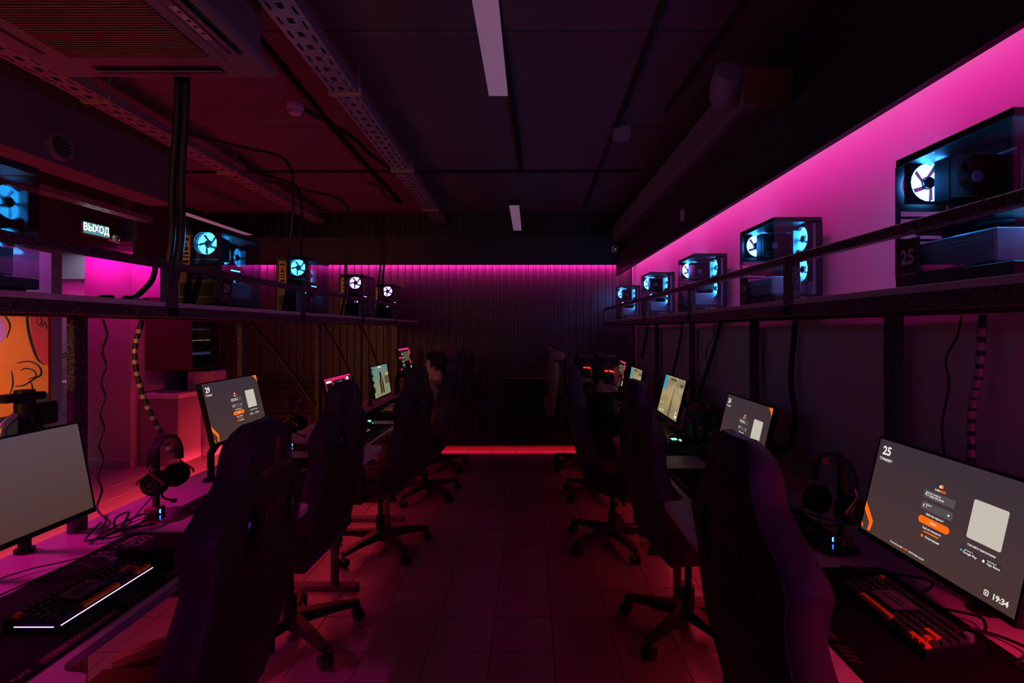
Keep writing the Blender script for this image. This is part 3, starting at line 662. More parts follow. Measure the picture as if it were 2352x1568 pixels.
def ui_login(m, num):
    F = lambda u, v, dz=0: frame((u*SWd-SWd/2, -.0150-dz, v*SHt-SHt/2), (1, 0, 0), (0, 0, 1))
    def T(s, u, v, h, mi=0, bold=.02, sx=1, left=False):
        m.mi = mi; m.text(s, h, F(u, v, .0006), bold, sx)
    def B(u0, u1, v0, v1, mi, r=.003, dz=0): m.mi = mi; m.flat(rr(u0*SWd, u1*SWd, v0*SHt, v1*SHt, r), F(0, 0, dz))
    T(num, .075, .885, .026, 0, .03); T('Стандарт', .080, .800, .0085, 0, .02)
    m.mi = 0; m.flat([(.004*math.cos(a), .004*math.sin(a)) for a in [k*.5236 for k in range(12)]], F(.498, .735))
    m.mi = 1; m.flat([(.0062*math.cos(a)+.002, .0062*math.sin(a)) for a in [.5+k*1.0472 for k in range(6)]], F(.503, .737, -.0002))
    T('LAN', .486, .695, .006, 0, .03); T('GAME', .516, .695, .006, 1, .03)
    B(.405, .605, .590, .665, 2); B(.405, .605, .480, .555, 2)
    T('Номер телефона', .470, .642, .0042); T('+7 (000) 000-00-00', .482, .617, .0052)
    T('Пароль', .452, .532, .0042); T('4', .440, .508, .005); B(.418, .424, .612, .645, 0, .001, .0004); B(.418, .424, .502, .53, 0, .001, .0004); B(.575, .588, .510, .525, 0, .002, .0004)
    T('Забыли пароль?', .505, .448, .0055); B(.405, .605, .352, .420, 1, .01); T('Войти', .505, .386, .0055)
    T('Ещё нет аккаунта?', .505, .320, .005); B(.455, .555, .283, .295, 1, .0015); T('Регистрация', .520, .245, .0055); B(.445, .462, .232, .258, 1, .004, .0004)
    B(.700, .880, .415, .745, 3, .005)
    T('Скачайте приложение', .79, .365, .005); B(.68, .78, .265, .325, 9, .003); B(.80, .90, .265, .325, 9, .003)
    T('Google Play', .740, .288, .0058); T('Доступно в', .73, .311, .003); T('App Store', .862, .288, .0058); T('Загрузите в', .852, .311, .003)
    m.mi = 5; m.flat([(-.003, -.004), (.004, 0), (-.003, .004)], F(.693, .295, .0006)); m.mi = 0; m.flat([(.0035*math.cos(a), .0038*math.sin(a)) for a in [k*.63 for k in range(10)]], F(.812, .293, .0006))
    T('Powered by LAN', .30, .042, .0048); T('GAME', .365, .042, .0048, 1); T('SOFTWARE v2.24.9', .445, .042, .0048)
    T('19:34', .925, .072, .013, 0, .03); B(.845, .868, .05, .095, 0, .003, .0002); B(.849, .864, .058, .087, 4, .002, .0004); B(.853, .860, .064, .081, 0, .001, .0006)
    m.mi = 1
    for P in ([(.92, 1), (1, 1), (1, .86), (.975, .92)], [(0, .30), (.09, .13), (.08, .02), (.055, .02), (.062, .10), (0, .21)], [(0, .08), (.02, .03), (0, .03)]):
        m.flat([(a*SWd, b*SHt) for a, b in P], F(0, 0, .0001))
def ui_boxes(m, lst, texts=()):
    F = lambda dz: frame((-SWd/2, -.0150-dz, -SHt/2), (1, 0, 0), (0, 0, 1))
    for i, (u0, u1, v0, v1, mi) in enumerate(lst): m.mi = mi; m.flat(rr(u0*SWd, u1*SWd, v0*SHt, v1*SHt, .003), F(i*.00005))
    for s, u, v, h, mi in texts: m.mi = mi; m.text(s, h, F(.003) @ Matrix.Translation((u*SWd, v*SHt, 0)), .02)
def monitor(loc, rz, tilt, label, scr, kind, num='', base=None):
    t = thing('monitor', label, 'monitor', loc, (R(tilt), 0, rz), 'monitors on arms along the desks')
    w, h = SWd/2, SHt/2; b = .007
    m = MB(); m.bb(-w-b, w+b, -.012, .010, -h-.016, h+b, b=.003); m.bb(-w*.72, w*.72, .010, .034, -h*.7, h*.7, b=.012); hs = m.build('screen_housing', M_plast, t)
    m = MB(); m.bb(-w-b, -w, -.0155, -.012, -h-.016, h+b); m.bb(w, w+b, -.0155, -.012, -h-.016, h+b); m.bb(-w, w, -.0155, -.012, h, h+b); m.bb(-w, w, -.0155, -.012, -h-.016, -h); m.build('bezel', M_plast, t)
    sc = bxs((-w, w, -.0142, -.0125, -h, h)).build('screen', scr, t)
    if kind:
        m = MB()
        if kind == 'login': ui_login(m, num)
        else: ui_boxes(m, *kind)
        m.build('screen_graphics', UIM, sc)  # interface shapes and text shown on the screen, in glow materials
    # arm: vesa plate, two links and desk clamp, all behind the panel
    Ti = (Euler((R(tilt), 0, 0)).to_matrix()).inverted()
    zd = DESK+.001-loc[2]; P = lambda x, y, z: Ti @ V((x, y, z))
    m = MB(); m.bb(-.05, .05, .034, .042, -.05, .05, b=.002); m.cyl(V((0, .042, 0)), V((0, .062, 0)), .018, n=12); ar = m.build('arm_head', M_plast, t)
    bx, by = base or (.02, .10)
    m = MB(); m.cap(V((0, .062, 0)), P(bx*.6+.10, by*.7+.02, .5*zd+.06), .017, .019, 10); m.cap(P(bx*.6+.10, by*.7+.02, .5*zd+.06), P(bx, by, .6*zd), .019, .017, 10); m.build('arm_link', M_plast, t)
    m = MB(); m.cyl(P(bx, by, zd), P(bx, by, .6*zd), .016, n=12); m.build('arm_post', M_plast, t)
    m = MB(); m.cyl(P(bx, by, zd), P(bx, by, zd+.008), .035, n=16); m.build('arm_clamp', M_plast, t)
    return t
RL, RR = R(90), R(-90)
game1 = ([(0, .16, .62, 1, 7), (.55, .62, 0, .42, 8), (.57, .60, .40, .72, 8), (.06, .22, .24, .30, 10), (.80, .96, .80, .88, 8), (.30, .62, .90, .96, 8), (.86, .96, .06, .12, 0), (.86, .93, .16, .20, 0), (.10, .16, .05, .09, 0), (.25, .30, .05, .11, 0)],)
game2 = ([(.0, .08, .18, .95, 4), (.015, .06, .75, .9, 7), (.015, .06, .55, .68, 5), (.015, .06, .35, .46, 10), (.36, .62, .10, .56, 8), (.44, .54, .55, .78, 4), (.42, .46, .06, .55, 4), (.55, .59, .06, .45, 4), (.72, 1, .35, .62, 8), (.82, 1, .62, .72, 10), (.40, .60, .93, .97, 0)],)
dash = ([(.02, .24, .70, .96, 4), (.04, .22, .88, .94, 0), (.28, .74, .70, .92, 4), (.04, .74, .06, .64, 9), (.78, .98, .04, .96, 4), (.80, .90, .86, .94, 0), (.80, .96, .62, .80, 6), (.10, .36, .30, .55, 3), (.42, .68, .30, .55, 3), (.80, .96, .36, .46, 0), (.80, .96, .22, .30, 0), (.80, .88, .08, .16, 0)], [('|||||||||', .51, .81, .03, 0)])
dash2 = ([(.05, .95, .93, 1, 6), (.86, 1, .72, .90, 6), (.02, .16, .62, .70, 6), (.02, .14, .20, .26, 6), (.44, .90, .50, .86, 8), (.88, .98, .36, .50, 6), (.90, .97, .08, .28, 0)]+[(.22, .42, .84-k*.07, .87-k*.07, 3 if k % 2 else 2) for k in range(9)],)
for a in (((-1.56, 1.515, 1.055), RL, -11, 'blank grey monitor at left edge in front of the steel post', SC_blank, None),
          ((-1.585, 2.74, 1.115), RL+R(2), -13, 'monitor with login screen numbered 29 on left desk', SC_login, 'login', '29', (-.18, .02)),
          ((-1.475, 3.975, 1.018), RL, -15, 'monitor with pink screen on left desk behind second chair', SC_pink, dash),
          ((-1.485, 5.04, 1.025), RL, -9, 'monitor showing a stone town game on left desk', SC_town, game2),
          ((-1.45, 5.87, 1.165), RL, -9, 'raised dark monitor with pink panels at far end of left desk', SC_dark, dash2),
          ((1.115, 1.393, 1.030), RR, -13, 'large login monitor numbered 25 at right front', SC_login, 'login', '25'),
          ((1.075, 2.57, 1.025), RR, -13, 'login monitor numbered 24 behind the near right chair', SC_login, 'login', '24'),
          ((1.07, 3.86, 1.020), RR, -14, 'monitor showing sandy game on right desk, beside the dark bag', SC_sand, game1),
          ((1.06, 5.17, .985), RR, -10, 'monitor showing sandy game, half hidden behind second right chair', SC_sand, game1),
          ((1.06, 6.0, 1.01), RR, -10, 'farthest right monitor hidden behind the man with red headphones', SC_dark, dash2)):
    monitor(*a)
t = thing('folded_arm', 'folded black arm rising behind the blank monitor before the mural', 'monitor arm', (-1.72, 1.74, DESK-.0008))
m = MB(); m.cyl((0, 0, 0), (0, 0, .47), .018, n=12); m.cyl((0, 0, 0), (0, 0, .012), .028, n=16); m.build('arm_post', M_plast, t)
m = MB(); m.cap((0, 0, .44), (.02, .10, .36), .016, .016, 8); m.cap((.02, .10, .36), (.05, .14, .20), .018, .014, 8); m.build('arm_link', M_plast, t)
m = MB(); m.bb(-.03, .03, -.09, .05, .515, .54, b=.004); m.cyl((0, 0, .46), (0, 0, .55), .028, n=12); m.bb(-.02, .02, .04, .11, .42, .50, b=.008); m.build('arm_head', M_plast, t)
m = MB(); m.tube(sm([(0, -.03, .47), (.0, -.075, .43), (0, -.06, .38), (0, -.02, .33)], 4), .012, 8); m.build('cable_clip', M_galv, t)
t = thing('round_vent', 'round dark vent on the side of the left ceiling beam', 'vent', (-2.868, 3.11, 2.64), (0, R(90), 0))
m = MB(); m.lathe([(0, 0), (.085, 0), (.085, .02), (.070, .028), (.066, .012), (0, .012)], 28); m.build('vent_ring', M_acgrey, t)
for k in range(5): q = MB(); hw = math.sqrt(.066**2-(-.045+k*.0225)**2); q.bb(-.045+k*.0225-.004, -.045+k*.0225+.004, -hw, hw, .012, .020); q.build('vent_slat', M_plast, t)
# ------------------------------------------------------------------ gaming chairs
def lerp(tab, x):
    for (a, b), (c, d) in zip(tab, tab[1:]):
        if x <= c: return b+(d-b)*max(0, min(1, (x-a)/(c-a)))
    return tab[-1][1]
WID = [(.50, .235), (.60, .255), (.74, .272), (.82, .262), (.91, .245), (.96, .252), (1.02, .272), (1.05, .262), (1.09, .215), (1.12, .170), (1.155, .135), (1.20, .130), (1.24, .120), (1.262, .100), (1.278, .065)]
WING = [(.50, .055), (.62, .06), (.80, .035), (.92, .022), (1.02, .034), (1.08, .022), (1.15, .014), (1.278, .008)]
def back_y(v): return -.175-.13*(v-.5)-.03*math.sin((v-.5)*4)
def chair_back():
    m = MB(); rows = []; us = [math.sin(math.pi/2*(-1+2*i/16)) for i in range(17)]; hs = []
    v = .50
    while v < 1.279: hs.append(v); v += .0245
    hs += [1.270, 1.2775]; hs = sorted(set(hs))
    for v in hs:
        wd = lerp(WID, v); wg = lerp(WING, v); y = back_y(v); L = []
        tp = 1 if v < 1.2 else max(.35, 1-((v-1.2)/.08)**2*.65)
        for u in us: L.append((u*wd*.93, y-(.028+.020*(1-u*u))*tp, v))
        L.append((wd*.985, y-.012*tp, v)); L.append((wd, y+(.02+wg*.35)*tp, v)); L.append((wd*.97, y+(.035+wg*.8)*tp, v))
        for u in us[::-1]:
            au = abs(u); L.append((u*wd*.90, y+(.030+wg*max(0, (au-.45)/.55)**1.3-.012*(au > .3)*(1-au))*tp, v))
        L.append((-wd*.97, y+(.035+wg*.8)*tp, v)); L.append((-wd, y+(.02+wg*.35)*tp, v)); L.append((-wd*.985, y-.012*tp, v))
        rows.append(L)
    n = len(rows[0]); vs = [p for r in rows for p in r]
    for back in (1, 0):
        pass
    bv = [m.bm.verts.new(p) for p in vs]
    for i in range(len(rows)-1):
        for j in range(n):
            f = m.bm.faces.new([bv[i*n+j], bv[i*n+(j+1) % n], bv[(i+1)*n+(j+1) % n], bv[(i+1)*n+j]]); f.smooth = True
            f.material_index = 0 if j < 16 else 1
    for q, rev in ((0, True), (len(rows)-1, False)):
        f = m.bm.faces.new([bv[q*n+j] for j in range(n)]); f.material_index = 1
    me = m.mesh('backrest', [M_fabric, M_leather], sharp=42)
    o = link('backrest_tmp', me); c = MB()
    for s in (-1, 1):
        hexa = [(s*.105+.040*math.cos(a)*s+(.012*s if math.sin(a) > .5 else 0), 1.0+.072*math.sin(a)) for a in [k*math.pi/3+math.pi/6 for k in range(6)]]
        c.prism(hexa, .5, frame((0, .1, 0), (1, 0, 0), (0, 0, 1)))
    co = link('cut_tmp', c.mesh('cut', M_gloss, sharp=0)); b = o.modifiers.new('b', 'BOOLEAN'); b.object = co; b.operation = 'DIFFERENCE'; b.solver = 'EXACT'
    dg = bpy.context.evaluated_depsgraph_get(); dg.update()
    r = bpy.data.meshes.new_from_object(o.evaluated_get(dg)); bpy.data.objects.remove(o); bpy.data.objects.remove(co)
    r.name = 'backrest'; return r
def make_chair(label, loc, rz):
    t = thing('gaming_chair', label, 'chair', loc, (0, 0, rz), 'black gaming chairs')
    bk = link('backrest', chair_back(), t)
    for s in (-1, 1):
        m = MB(); hx = [(s*.105+.041*math.cos(a)*s+(.012*s if math.sin(a) > .5 else 0), 1.0+.073*math.sin(a)) for a in [k*math.pi/3+math.pi/6 for k in range(6)]]
        m.tube([(x, back_y(z)-.045, z) for x, z in hx], .005, 6, True); m.build('hole_rim', M_gloss, bk)
    yb = lambda z: back_y(z)-.0500
    def FB(z): return frame((0, yb(z), z), (1, 0, 0), (0, -(yb(z)-yb(z+.02))/.02*1.0, 1))
    m = MB(); m.text('CYBERFOCUS PLACE', .022, FB(1.145), 0, .72, .1); o = m.build('logo_print', M_logo, bk)
    m = MB(); m.M = FB(1.19)
    for P in ([(-.012, -.03), (-.014, -.008), (-.012, .008), (.004, .010), (.013, .006), (.014, -.008), (.008, -.030)], [(-.011, .008), (-.018, .040), (-.011, .042), (-.004, .012)], [(.001, .010), (.004, .042), (.011, .040), (.009, .009)], [(-.012, -.004), (-.002, .000), (.008, -.004)]):
        m.tube([(a, b, 0) for a, b in P], .0014, 4)
    m.build('emblem_print', M_logo, bk)
    m = MB(); m.text('KNI3HT', .026, FB(1.035) @ Matrix.Translation((.012, 0, 0)), -.01, .9, .15); m.build('logo_print', M_logo, bk)
    m = MB(); m.M = FB(1.03)
    for P in ([(-.068, .02), (-.058, .0), (-.056, -.04), (-.052, .0), (-.046, .026), (-.057, .008)],): m.flat(P)
    m.build('emblem_print', M_logo, bk)
    for s in (-1, 1):
        m = MB(); m.tube([(s*lerp(WID, z)*.95, back_y(z)-.029, z) for z in [.52+.05*i for i in range(15)]], .0022, 5); m.build('piping', M_leather, bk)
    m = MB()
    m.bx((0, .03, .455), (.46, .46, .07), .03); 
    st = m.build('seat', M_leather, t)
    m = MB(); m.bx((0, .04, .492), (.30, .44, .05), .022); m.build('seat_cushion', M_fabric, st)
    for s in (-1, 1):
        m = MB(); m.tube(sm([(s*.20, -.20, .49), (s*.225, -.05, .505), (s*.225, .12, .505), (s*.20, .25, .48)], 4), [.03+.018*math.sin(math.pi*i/12) for i in range(13)], 10); m.build('side_bolster', M_leather, st)
    bxs((-.13, .13, -.14, .14, .395, .42), (-.05, .05, -.06, .06, .355, .395), b=.008).build('tilt_mechanism', M_plast, t)
    m = MB(); m.cyl((.06, .02, .38), (.24, .03, .375), .007, n=8); m.cyl((.24, .03, .375), (.28, .03, .372), .012, n=8); m.build('lever', M_plast, t)
    for s in (-1, 1):
        m = MB(); m.bx((s*.245, -.165, .55), (.03, .09, .16), .012); m.build('hinge_cover', M_plast, t)
        m = MB(); m.bb(s*.29-.02, s*.29+.02, -.02, .05, .43, .66, b=.008); m.bb(min(s*.13, s*.31), max(s*.13, s*.31), -.015, .045, .405, .43, b=.006); a = m.build('armrest', M_plast, t)
        m = MB(); m.bb(s*.29-.045, s*.29+.045, -.10, .16, .66, .69, b=.013); m.build('arm_pad', M_leather, a)
    m = MB(); m.cyl((0, 0, .07), (0, 0, .23), .032, n=14); m.cyl((0, 0, .23), (0, 0, .37), .018, n=12); m.build('gas_lift', M_plast, t)
    for k in range(5):
        a = k*2*math.pi/5+.3; ca, sa = math.cos(a), math.sin(a); d = V((ca, sa, 0)); n = V((-sa, ca, 0))
        m = MB(); r0, r1 = .03, .335
        vs = []
        for r, wd, z0, z1 in ((r0, .034, .075, .135), (.2, .027, .082, .118), (r1, .022, .075, .098)):
            for q, z in ((-1, z0), (1, z0), (.8, z1), (-.8, z1)): vs.append(d*r+n*(wd*q)+V((0, 0, z)))
        fs = [(0, 1, 2, 3), (11, 10, 9, 8)]+[(i*4+j, i*4+(j+1) % 4, i*4+4+(j+1) % 4, i*4+4+j) for i in (0, 1) for j in range(4)]
        m.add(vs, fs); m.build('star_leg', M_plast, t)
        m = MB(); e = d*.33
        for s in (-1, 1): m.cyl(V((0, 0, .03))+e+n*(s*.012), V((0, 0, .03))+e+n*(s*.028), .03, n=14)
        m.cyl(e+V((0, 0, .03)), e+V((0, 0, .085)), .010, n=8); m.bx(e+V((0, 0, .052)), (.03, .03, .02), .008); m.build('caster', M_plast, t)
    return t
c0 = make_chair('large black gaming chair at the left front, its back toward the aisle', (-1.03, 1.41, 0), RL+R(3))
for loc, rz, lab in (((-1.19, 2.53, 0), RL-R(2), 'empty gaming chair with full star base showing, second on the left'),
                     ((-1.05, 3.58, 0), RL-R(9), 'gaming chair in front of the man in grey shirt'),
                     ((-.98, 4.72, 0), RL-R(2), 'gaming chair that the man in grey shirt sits on'),
                     ((-1.02, 5.66, 0), RL-R(2), 'farthest left gaming chair, under the person with red lit hair'),
                     ((.775, 1.24, 0), RR+R(2), 'large black gaming chair at the right front with purple lit edge'),
                     ((.80, 2.60, 0), RR+R(6), 'gaming chair on the right hiding the hands of the headphone man'),
                     ((.585, 3.66, 0), RR, 'gaming chair that the man in black shirt sits on'),
                     ((.62, 4.72, 0), RR, 'gaming chair that the man behind the black shirt sits on'),
                     ((.56, 5.72, 0), RR, 'gaming chair at the far right with a jacket over it')):
    dup(c0, loc, (0, 0, rz), lab, 'black gaming chairs')

# ------------------------------------------------------------------ things on the desks
# local desk frame: x to the sitter's right, y away from the sitter
def desk_mat(loc, rz, label, w=.90, d=.40, txt=True):
    t = thing('desk_mat', label, 'desk mat', loc, (0, 0, rz), 'black desk mats')
    m = MB(); m.prism(rr(-w/2, w/2, -d/2, d/2, .03), .0035); c = m.build('mat_cloth', M_mat, t)
    m = MB(); m.M = Matrix.Translation((0, 0, .0038)); y0 = -d/2+.008
    for x in (-.30, .10):
        m.flat([(x, y0), (x+.215, y0), (x+.23, y0+.026), (x+.012, y0+.026)])
        for k in range(4): m.flat([(x+.245+k*.018, y0), (x+.253+k*.018, y0), (x+.265+k*.018, y0+.026), (x+.257+k*.018, y0+.026)])
    m.build('band_print', M_matred, c)
    m = MB()
    for x in (-.19, .21): m.text('CYBER FOCUS PLACE', .013, Matrix.Translation((x, y0+.013, .0044)), 0, .98, .1)
    m.text('CYBER FOCUS PLACE', .013, Matrix.Translation((-.385, y0+.013, .0044)), 0, .74, .1)
    if txt:
        for k, s in enumerate(('CYBER', 'FOCUS', 'PLACE')): m.text(s, .019, Matrix.Translation((w/2-.085, d/2-.055-k*.027, .0044)), 0, 1.35)
        m.M = Matrix.Translation((w/2-.185, d/2-.075, .0042))
        for P in ([(-.02, -.03), (-.022, -.008), (-.012, .004), (.006, .006), (.018, 0), (.018, -.014), (.012, -.032)], [(-.012, .004), (-.022, .040), (-.013, .044), (-.002, .010)], [(.001, .010), (.006, .044), (.015, .040), (.011, .006)], [(-.018, -.008), (-.004, -.002), (.012, -.008)], [(-.004, -.012), (.004, -.016), (.014, -.010)]):
            m.tube([(a*1.05, b*1.05, 0) for a, b in P], .0014, 4)
    m.build('lettering_print', M_mattxt, c)
KEYM = {}
def keymesh(w, mm):
    k = (w, mm.name)
    if k not in KEYM:
        a, b = w/2-.0007, .0088; m = MB()
        m.add([(x*a, y*b, 0) for x, y in ((-1, -1), (1, -1), (1, 1), (-1, 1))]+[(x*(a-.0028), y*(b-.0032)+.0006, .0085) for x, y in ((-1, -1), (1, -1), (1, 1), (-1, 1))],
              [(0, 3, 2, 1), (4, 5, 6, 7)]+[(i, (i+1) % 4, 4+(i+1) % 4, 4+i) for i in range(4)])
        if mm is M_key: m.mi = 1; m.flat([(-.0022, .0004), (.0022, .0004), (.0022, .0016), (-.0022, .0016)], Matrix.Translation((0, 0, .0087)))
        KEYM[k] = m.mesh('key', [mm, M_keyleg])
    return KEYM[k]
def keyboard(loc, rz, label, full=True, leds=None):
    t = thing('keyboard', label, 'keyboard', loc, (0, 0, rz), 'compact keyboards with orange keys')
    W, D, U = .325, .138, .0195; tl = R(5.5)
    prof = [(-D/2, 0), (D/2, 0), (D/2, .036), (D/2-.004, .038), (-D/2+.004, .021), (-D/2, .018)]
    m = MB(); m.prism(prof, W, frame((-W/2, 0, 0), (0, 1, 0), (0, 0, 1))); m.build('keyboard_case', M_plast, t)
    T = Matrix.Translation((0, 0, .0205)) @ Matrix.Translation((0, -D/2+.004, 0)) @ Matrix.Rotation(math.atan2(.017, D-.008), 4, 'X')
    rows = [[(1.25, 1), (1.25, 0), (1.25, 0), (6.25, 2), (1, 0), (1, 0), (1, 0), (1, 2), (1, 2), (1, 2)],
            [(2.25, 0)]+[(1, 0)]*10+[(1.75, 0), (1, 2), (1, 0)], [(1.75, 0)]+[(1, 0)]*11+[(2.25, 2), (1, 0)],
            [(1.5, 0)]+[(1, 0)]*12+[(1.5, 0), (1, 0)], [(1, 0)]*13+[(2, 0), (1, 0)], [(1, 2)]+[(1, 0)]*13]
    small = MB(); org = MB()
    for r, row in enumerate(rows):
        x = -W/2+.0065
        for wd, kind in row:
            c = T @ V((x+wd*U/2, .0095+r*.0203, .0))
            mm = M_orange if kind == 2 else M_key
            if full:
                o = link('key', keymesh(wd*U, mm), t, c, (math.atan2(.017, D-.008), 0, 0))
            else:
                (org if kind == 2 else small).bx(c+V((0, 0, .004)), (wd*U-.002, .017, .008), .001)
            x += wd*U
    if not full:
        tag(small.build('keycaps', M_key, t), kind='stuff'); tag(org.build('accent_keycaps', M_orange, t), kind='stuff')
    m = MB(); c = T @ V((W/2-.018, .0095+5*.0203, 0)); m.cyl(c, c+V((0, 0, .015)), .010, n=18); m.build('volume_knob', M_galv, t)
    if leds:
        bxs((-W/2+.008, W/2-.008, -D/2-.0012, -D/2+.0006, .0165, .0185), (-W/2-.0012, -W/2+.0006, -D/2+.01, D/2-.03, .017, .019)).build('light_strip', leds, t)
    return t
def mouse(loc, rz, label, gm=None):
    t = thing('computer_mouse', label, 'mouse', loc, (0, 0, rz), 'computer mice')
    m = MB(); n = 16; vs = []; fs = []; K = 7
    for k in range(K):
        a = k/(K-1)*math.pi/2; q = math.cos(a)
        for j in range(n):
            b = 2*math.pi*j/n; y = math.sin(b)*.060; vs.append((math.cos(b)*(.033-.004*math.sin(b*2+.5)*0)*q**.6, y*q**.6, .003+.036*math.sin(a)*(1-.25*math.sin(b)*(q))))
    fs = [(k*n+j, k*n+(j+1) % n, (k+1)*n+(j+1) % n, (k+1)*n+j) for k in range(K-1) for j in range(n)]+[tuple(range(n))[::-1]]
    m.add(vs, fs, True); m.build('mouse_body', M_plast, t)
    m = MB(); m.cyl((-.004, .038, .031), (.004, .038, .031), .009, n=12); m.build('scroll_wheel', gm or M_plast, t)
    if gm:
        m = MB()
        for s in (-1, 0, 1): m.tube([(s*.012, -.05, .022), (s*.014, -.02, .040), (s*.012, .015, .041)], .0035, 6)
        m.build('light_strip', gm, t)
    m = MB(); m.tube(sm([(0, .058, .012), (-.03, .12, .008), (-.10, .16, .007), (-.16, .20, .006), (-.30, .215, .006)], 5), .002, 6); m.build('mouse_cord', M_cable, t)
    return t
def promo_card(loc, rz, label):
    t = thing('promo_card', label, 'card', loc, (0, R(0), rz))
    m = MB(); m.add([(-.052, -.030, 0), (.044, -.030, 0), (.052, .030, .0068), (-.044, .030, .0068), (-.052, -.030, .001), (.044, -.030, .001), (.052, .030, .0078), (-.044, .030, .0078)], [(0, 3, 2, 1), (4, 5, 6, 7), (0, 1, 5, 4), (1, 2, 6, 5), (2, 3, 7, 6), (3, 0, 4, 7)])
    c = m.build('card_sheet', mat('violet_card', (.13, .012, .16), .35), t)
    F = Matrix.Translation((0, 0, .0050)) @ Matrix.Rotation(math.atan2(.0068, .06), 4, 'X')
    m = MB(); m.M = F
    for x0, x1, y0, y1 in ((-.046, .038, .026, .0272), (-.046, .038, -.0272, -.026), (-.040, -.012, .014, .018), (.004, .034, -.018, -.014), (-.042, -.020, -.020, -.017), (.018, .040, .017, .020)): m.flat([(x0+y0*.13, y0), (x1+y0*.13, y0), (x1+y1*.13, y1), (x0+y1*.13, y1)])
    m.build('border_print', M_pinkp, c)
    m = MB(); m.M = F; m.flat([(-.036, -.006), (.034, -.006), (.036, .007), (-.034, .007)]); m.build('band_print', M_mat, c)
    m = MB(); m.text('CYBERFOCUS PLACE', .0065, F @ Matrix.Translation((0, 0, .0004)), .01, .9); m.build('lettering_print', M_num, c)
    return t
G_blue = glow('led_blue', (.05, .18, 1), 9)
def headset_stand(loc, rz, label, hlabel, ctint=None, cupface=True):
    t = thing('headset_stand', label, 'headset stand', loc, (0, 0, rz), 'headset stands with octagonal bases')
    oc = [(-.085, -.04), (-.055, -.075), (.055, -.075), (.085, -.04), (.085, .04), (.055, .075), (-.055, .075), (-.085, .04)]
    m = MB(); m.prism(oc, .008); m.build('base_plate', M_copper, t)
    m = MB(); m.prism([(x*.96, y*.96) for x, y in oc], .0012, Matrix.Translation((0, 0, .0078))); m.build('base_pad', M_gloss, t)
    hb = bxs((-.026, .026, .03, .085, .008, .036), b=.004).build('hub_box', M_copper, t)
    bxs((-.02, .02, .028, .031, .012, .030)).build('port_face', M_plast, hb)
    m = MB(); m.tube([(-.010, .0272, .014), (-.013, .0272, .021), (-.010, .0272, .029)], .0022, 6); m.build('indicator', G_blue, hb)
    po = bxs((-.013, .013, .045, .060, .036, .300), b=.002).build('upright', M_copper, t)
    bxs((-.010, .010, .0435, .045, .04, .29)).build('upright_inlay', M_plast, po)
    m = MB(); m.bb(-.012, .012, -.02, .06, .290, .302, b=.003); m.bb(-.012, .012, -.026, -.018, .290, .316, b=.003); m.build('hook', M_copper, t)
    h = thing('headset', hlabel, 'headphones', loc, (0, 0, rz), 'headsets on stands')
    A = [R(a) for a in range(-12, 193, 12)]
    m = MB(); P = [(.078*math.cos(a), .012, .232+.092*math.sin(a)) for a in A]
    prev = None; vs = []
    for p in P:
        n = V((p[0]/.078, 0, (p[2]-.232)/.092)).normalized()
        for dy, dn in ((-.017, .000), (.017, .000), (.017, .012), (-.017, .012)): vs.append(V(p)+V((0, dy, 0))+n*(dn-.007))
    k = len(P); m.add(vs, [(i*4+j, i*4+(j+1) % 4, i*4+4+(j+1) % 4, i*4+4+j) for i in range(k-1) for j in range(4)]+[(0, 1, 2, 3), ((k-1)*4+3, (k-1)*4+2, (k-1)*4+1, (k-1)*4)], False)
    m.build('headband', M_leather, h)
    for s in (-1, 1):
        m = MB(); m.tube(sm([(s*.077, .012, .232), (s*.088, .012, .20), (s*.092, -.035, .165), (s*.090, -.04, .150)], 4), .0045, 6); m.tube(sm([(s*.088, .012, .20), (s*.092, .055, .165), (s*.090, .06, .150)], 4), .0045, 6); y = m.build('yoke', M_copper, h)
        m = MB(); Mx = frame((s*.060, .012, .150), (0, 1, 0), (0, 0, 1)); Mx = Mx if s > 0 else frame((s*.060, .012, .150), (0, -1, 0), (0, 0, 1))
        m.lathe([(.020, -.022), (.046, -.020), (.050, -.010), (.048, 0), (.048, .012), (.044, .024), (.030, .030), (0, .031)], 24, Mx); e = m.build('ear_cup', M_plast, h)
        m = MB(); m.lathe([(.022, .0295), (.024, .0315), (.026, .030)], 24, Mx); m.build('cup_ring', M_copper, e)
        m = MB(); m.M = Mx
        for a in (.7, -.7): m.bx((0, 0, .0315), (.026, .004, .001), 0, Matrix.Rotation(a, 3, 'Z'))
        m.build('emblem_print', ctint or M_copper, e)
    m = MB(); m.tube(sm([(-.075, -.02, .125), (-.10, -.05, .105), (-.10, -.085, .095)], 4), .004, 6); m.ball((-.10, -.09, .094), (.009, .014, .009), 8); m.build('microphone', M_plast, h)
    m = MB(); m.tube(sm([(-.06, .02, .102), (-.09, .05, .05), (-.15, .06, .008), (-.22, .02, .006), (-.24, .09, .006), (-.12, .11, .006), (-.02, .10, .012)], 5), .003, 6); m.build('headset_cord', M_cable, h)
DZ = DESK
for side, yc, lab in ((-1, 1.45, 'at the left front'), (-1, 2.55, 'behind the nearest left chair'), (-1, 3.62, 'under the pink monitor'), (-1, 4.68, 'under the hand of the man in grey'), (-1, 5.62, 'at the far end of the left desk'),
                      (1, 1.17, 'at the right front'), (1, 2.32, 'under the monitor numbered 24'), (1, 3.52, 'with a green lit mouse on it'), (1, 4.62, 'beside the man with red headphones'), (1, 5.68, 'at the far end of the right desk')):
    desk_mat((-1.285 if side < 0 else .915, yc, DZ-.0008), RL if side < 0 else RR, f'black printed desk mat {lab}')
KZ = DZ+.0032
keyboard((-1.235, 1.425, KZ), RL, 'keyboard with glowing edge and orange space bar at left front', True, glow('key_leds', (.75, .35, .85), 2.5))
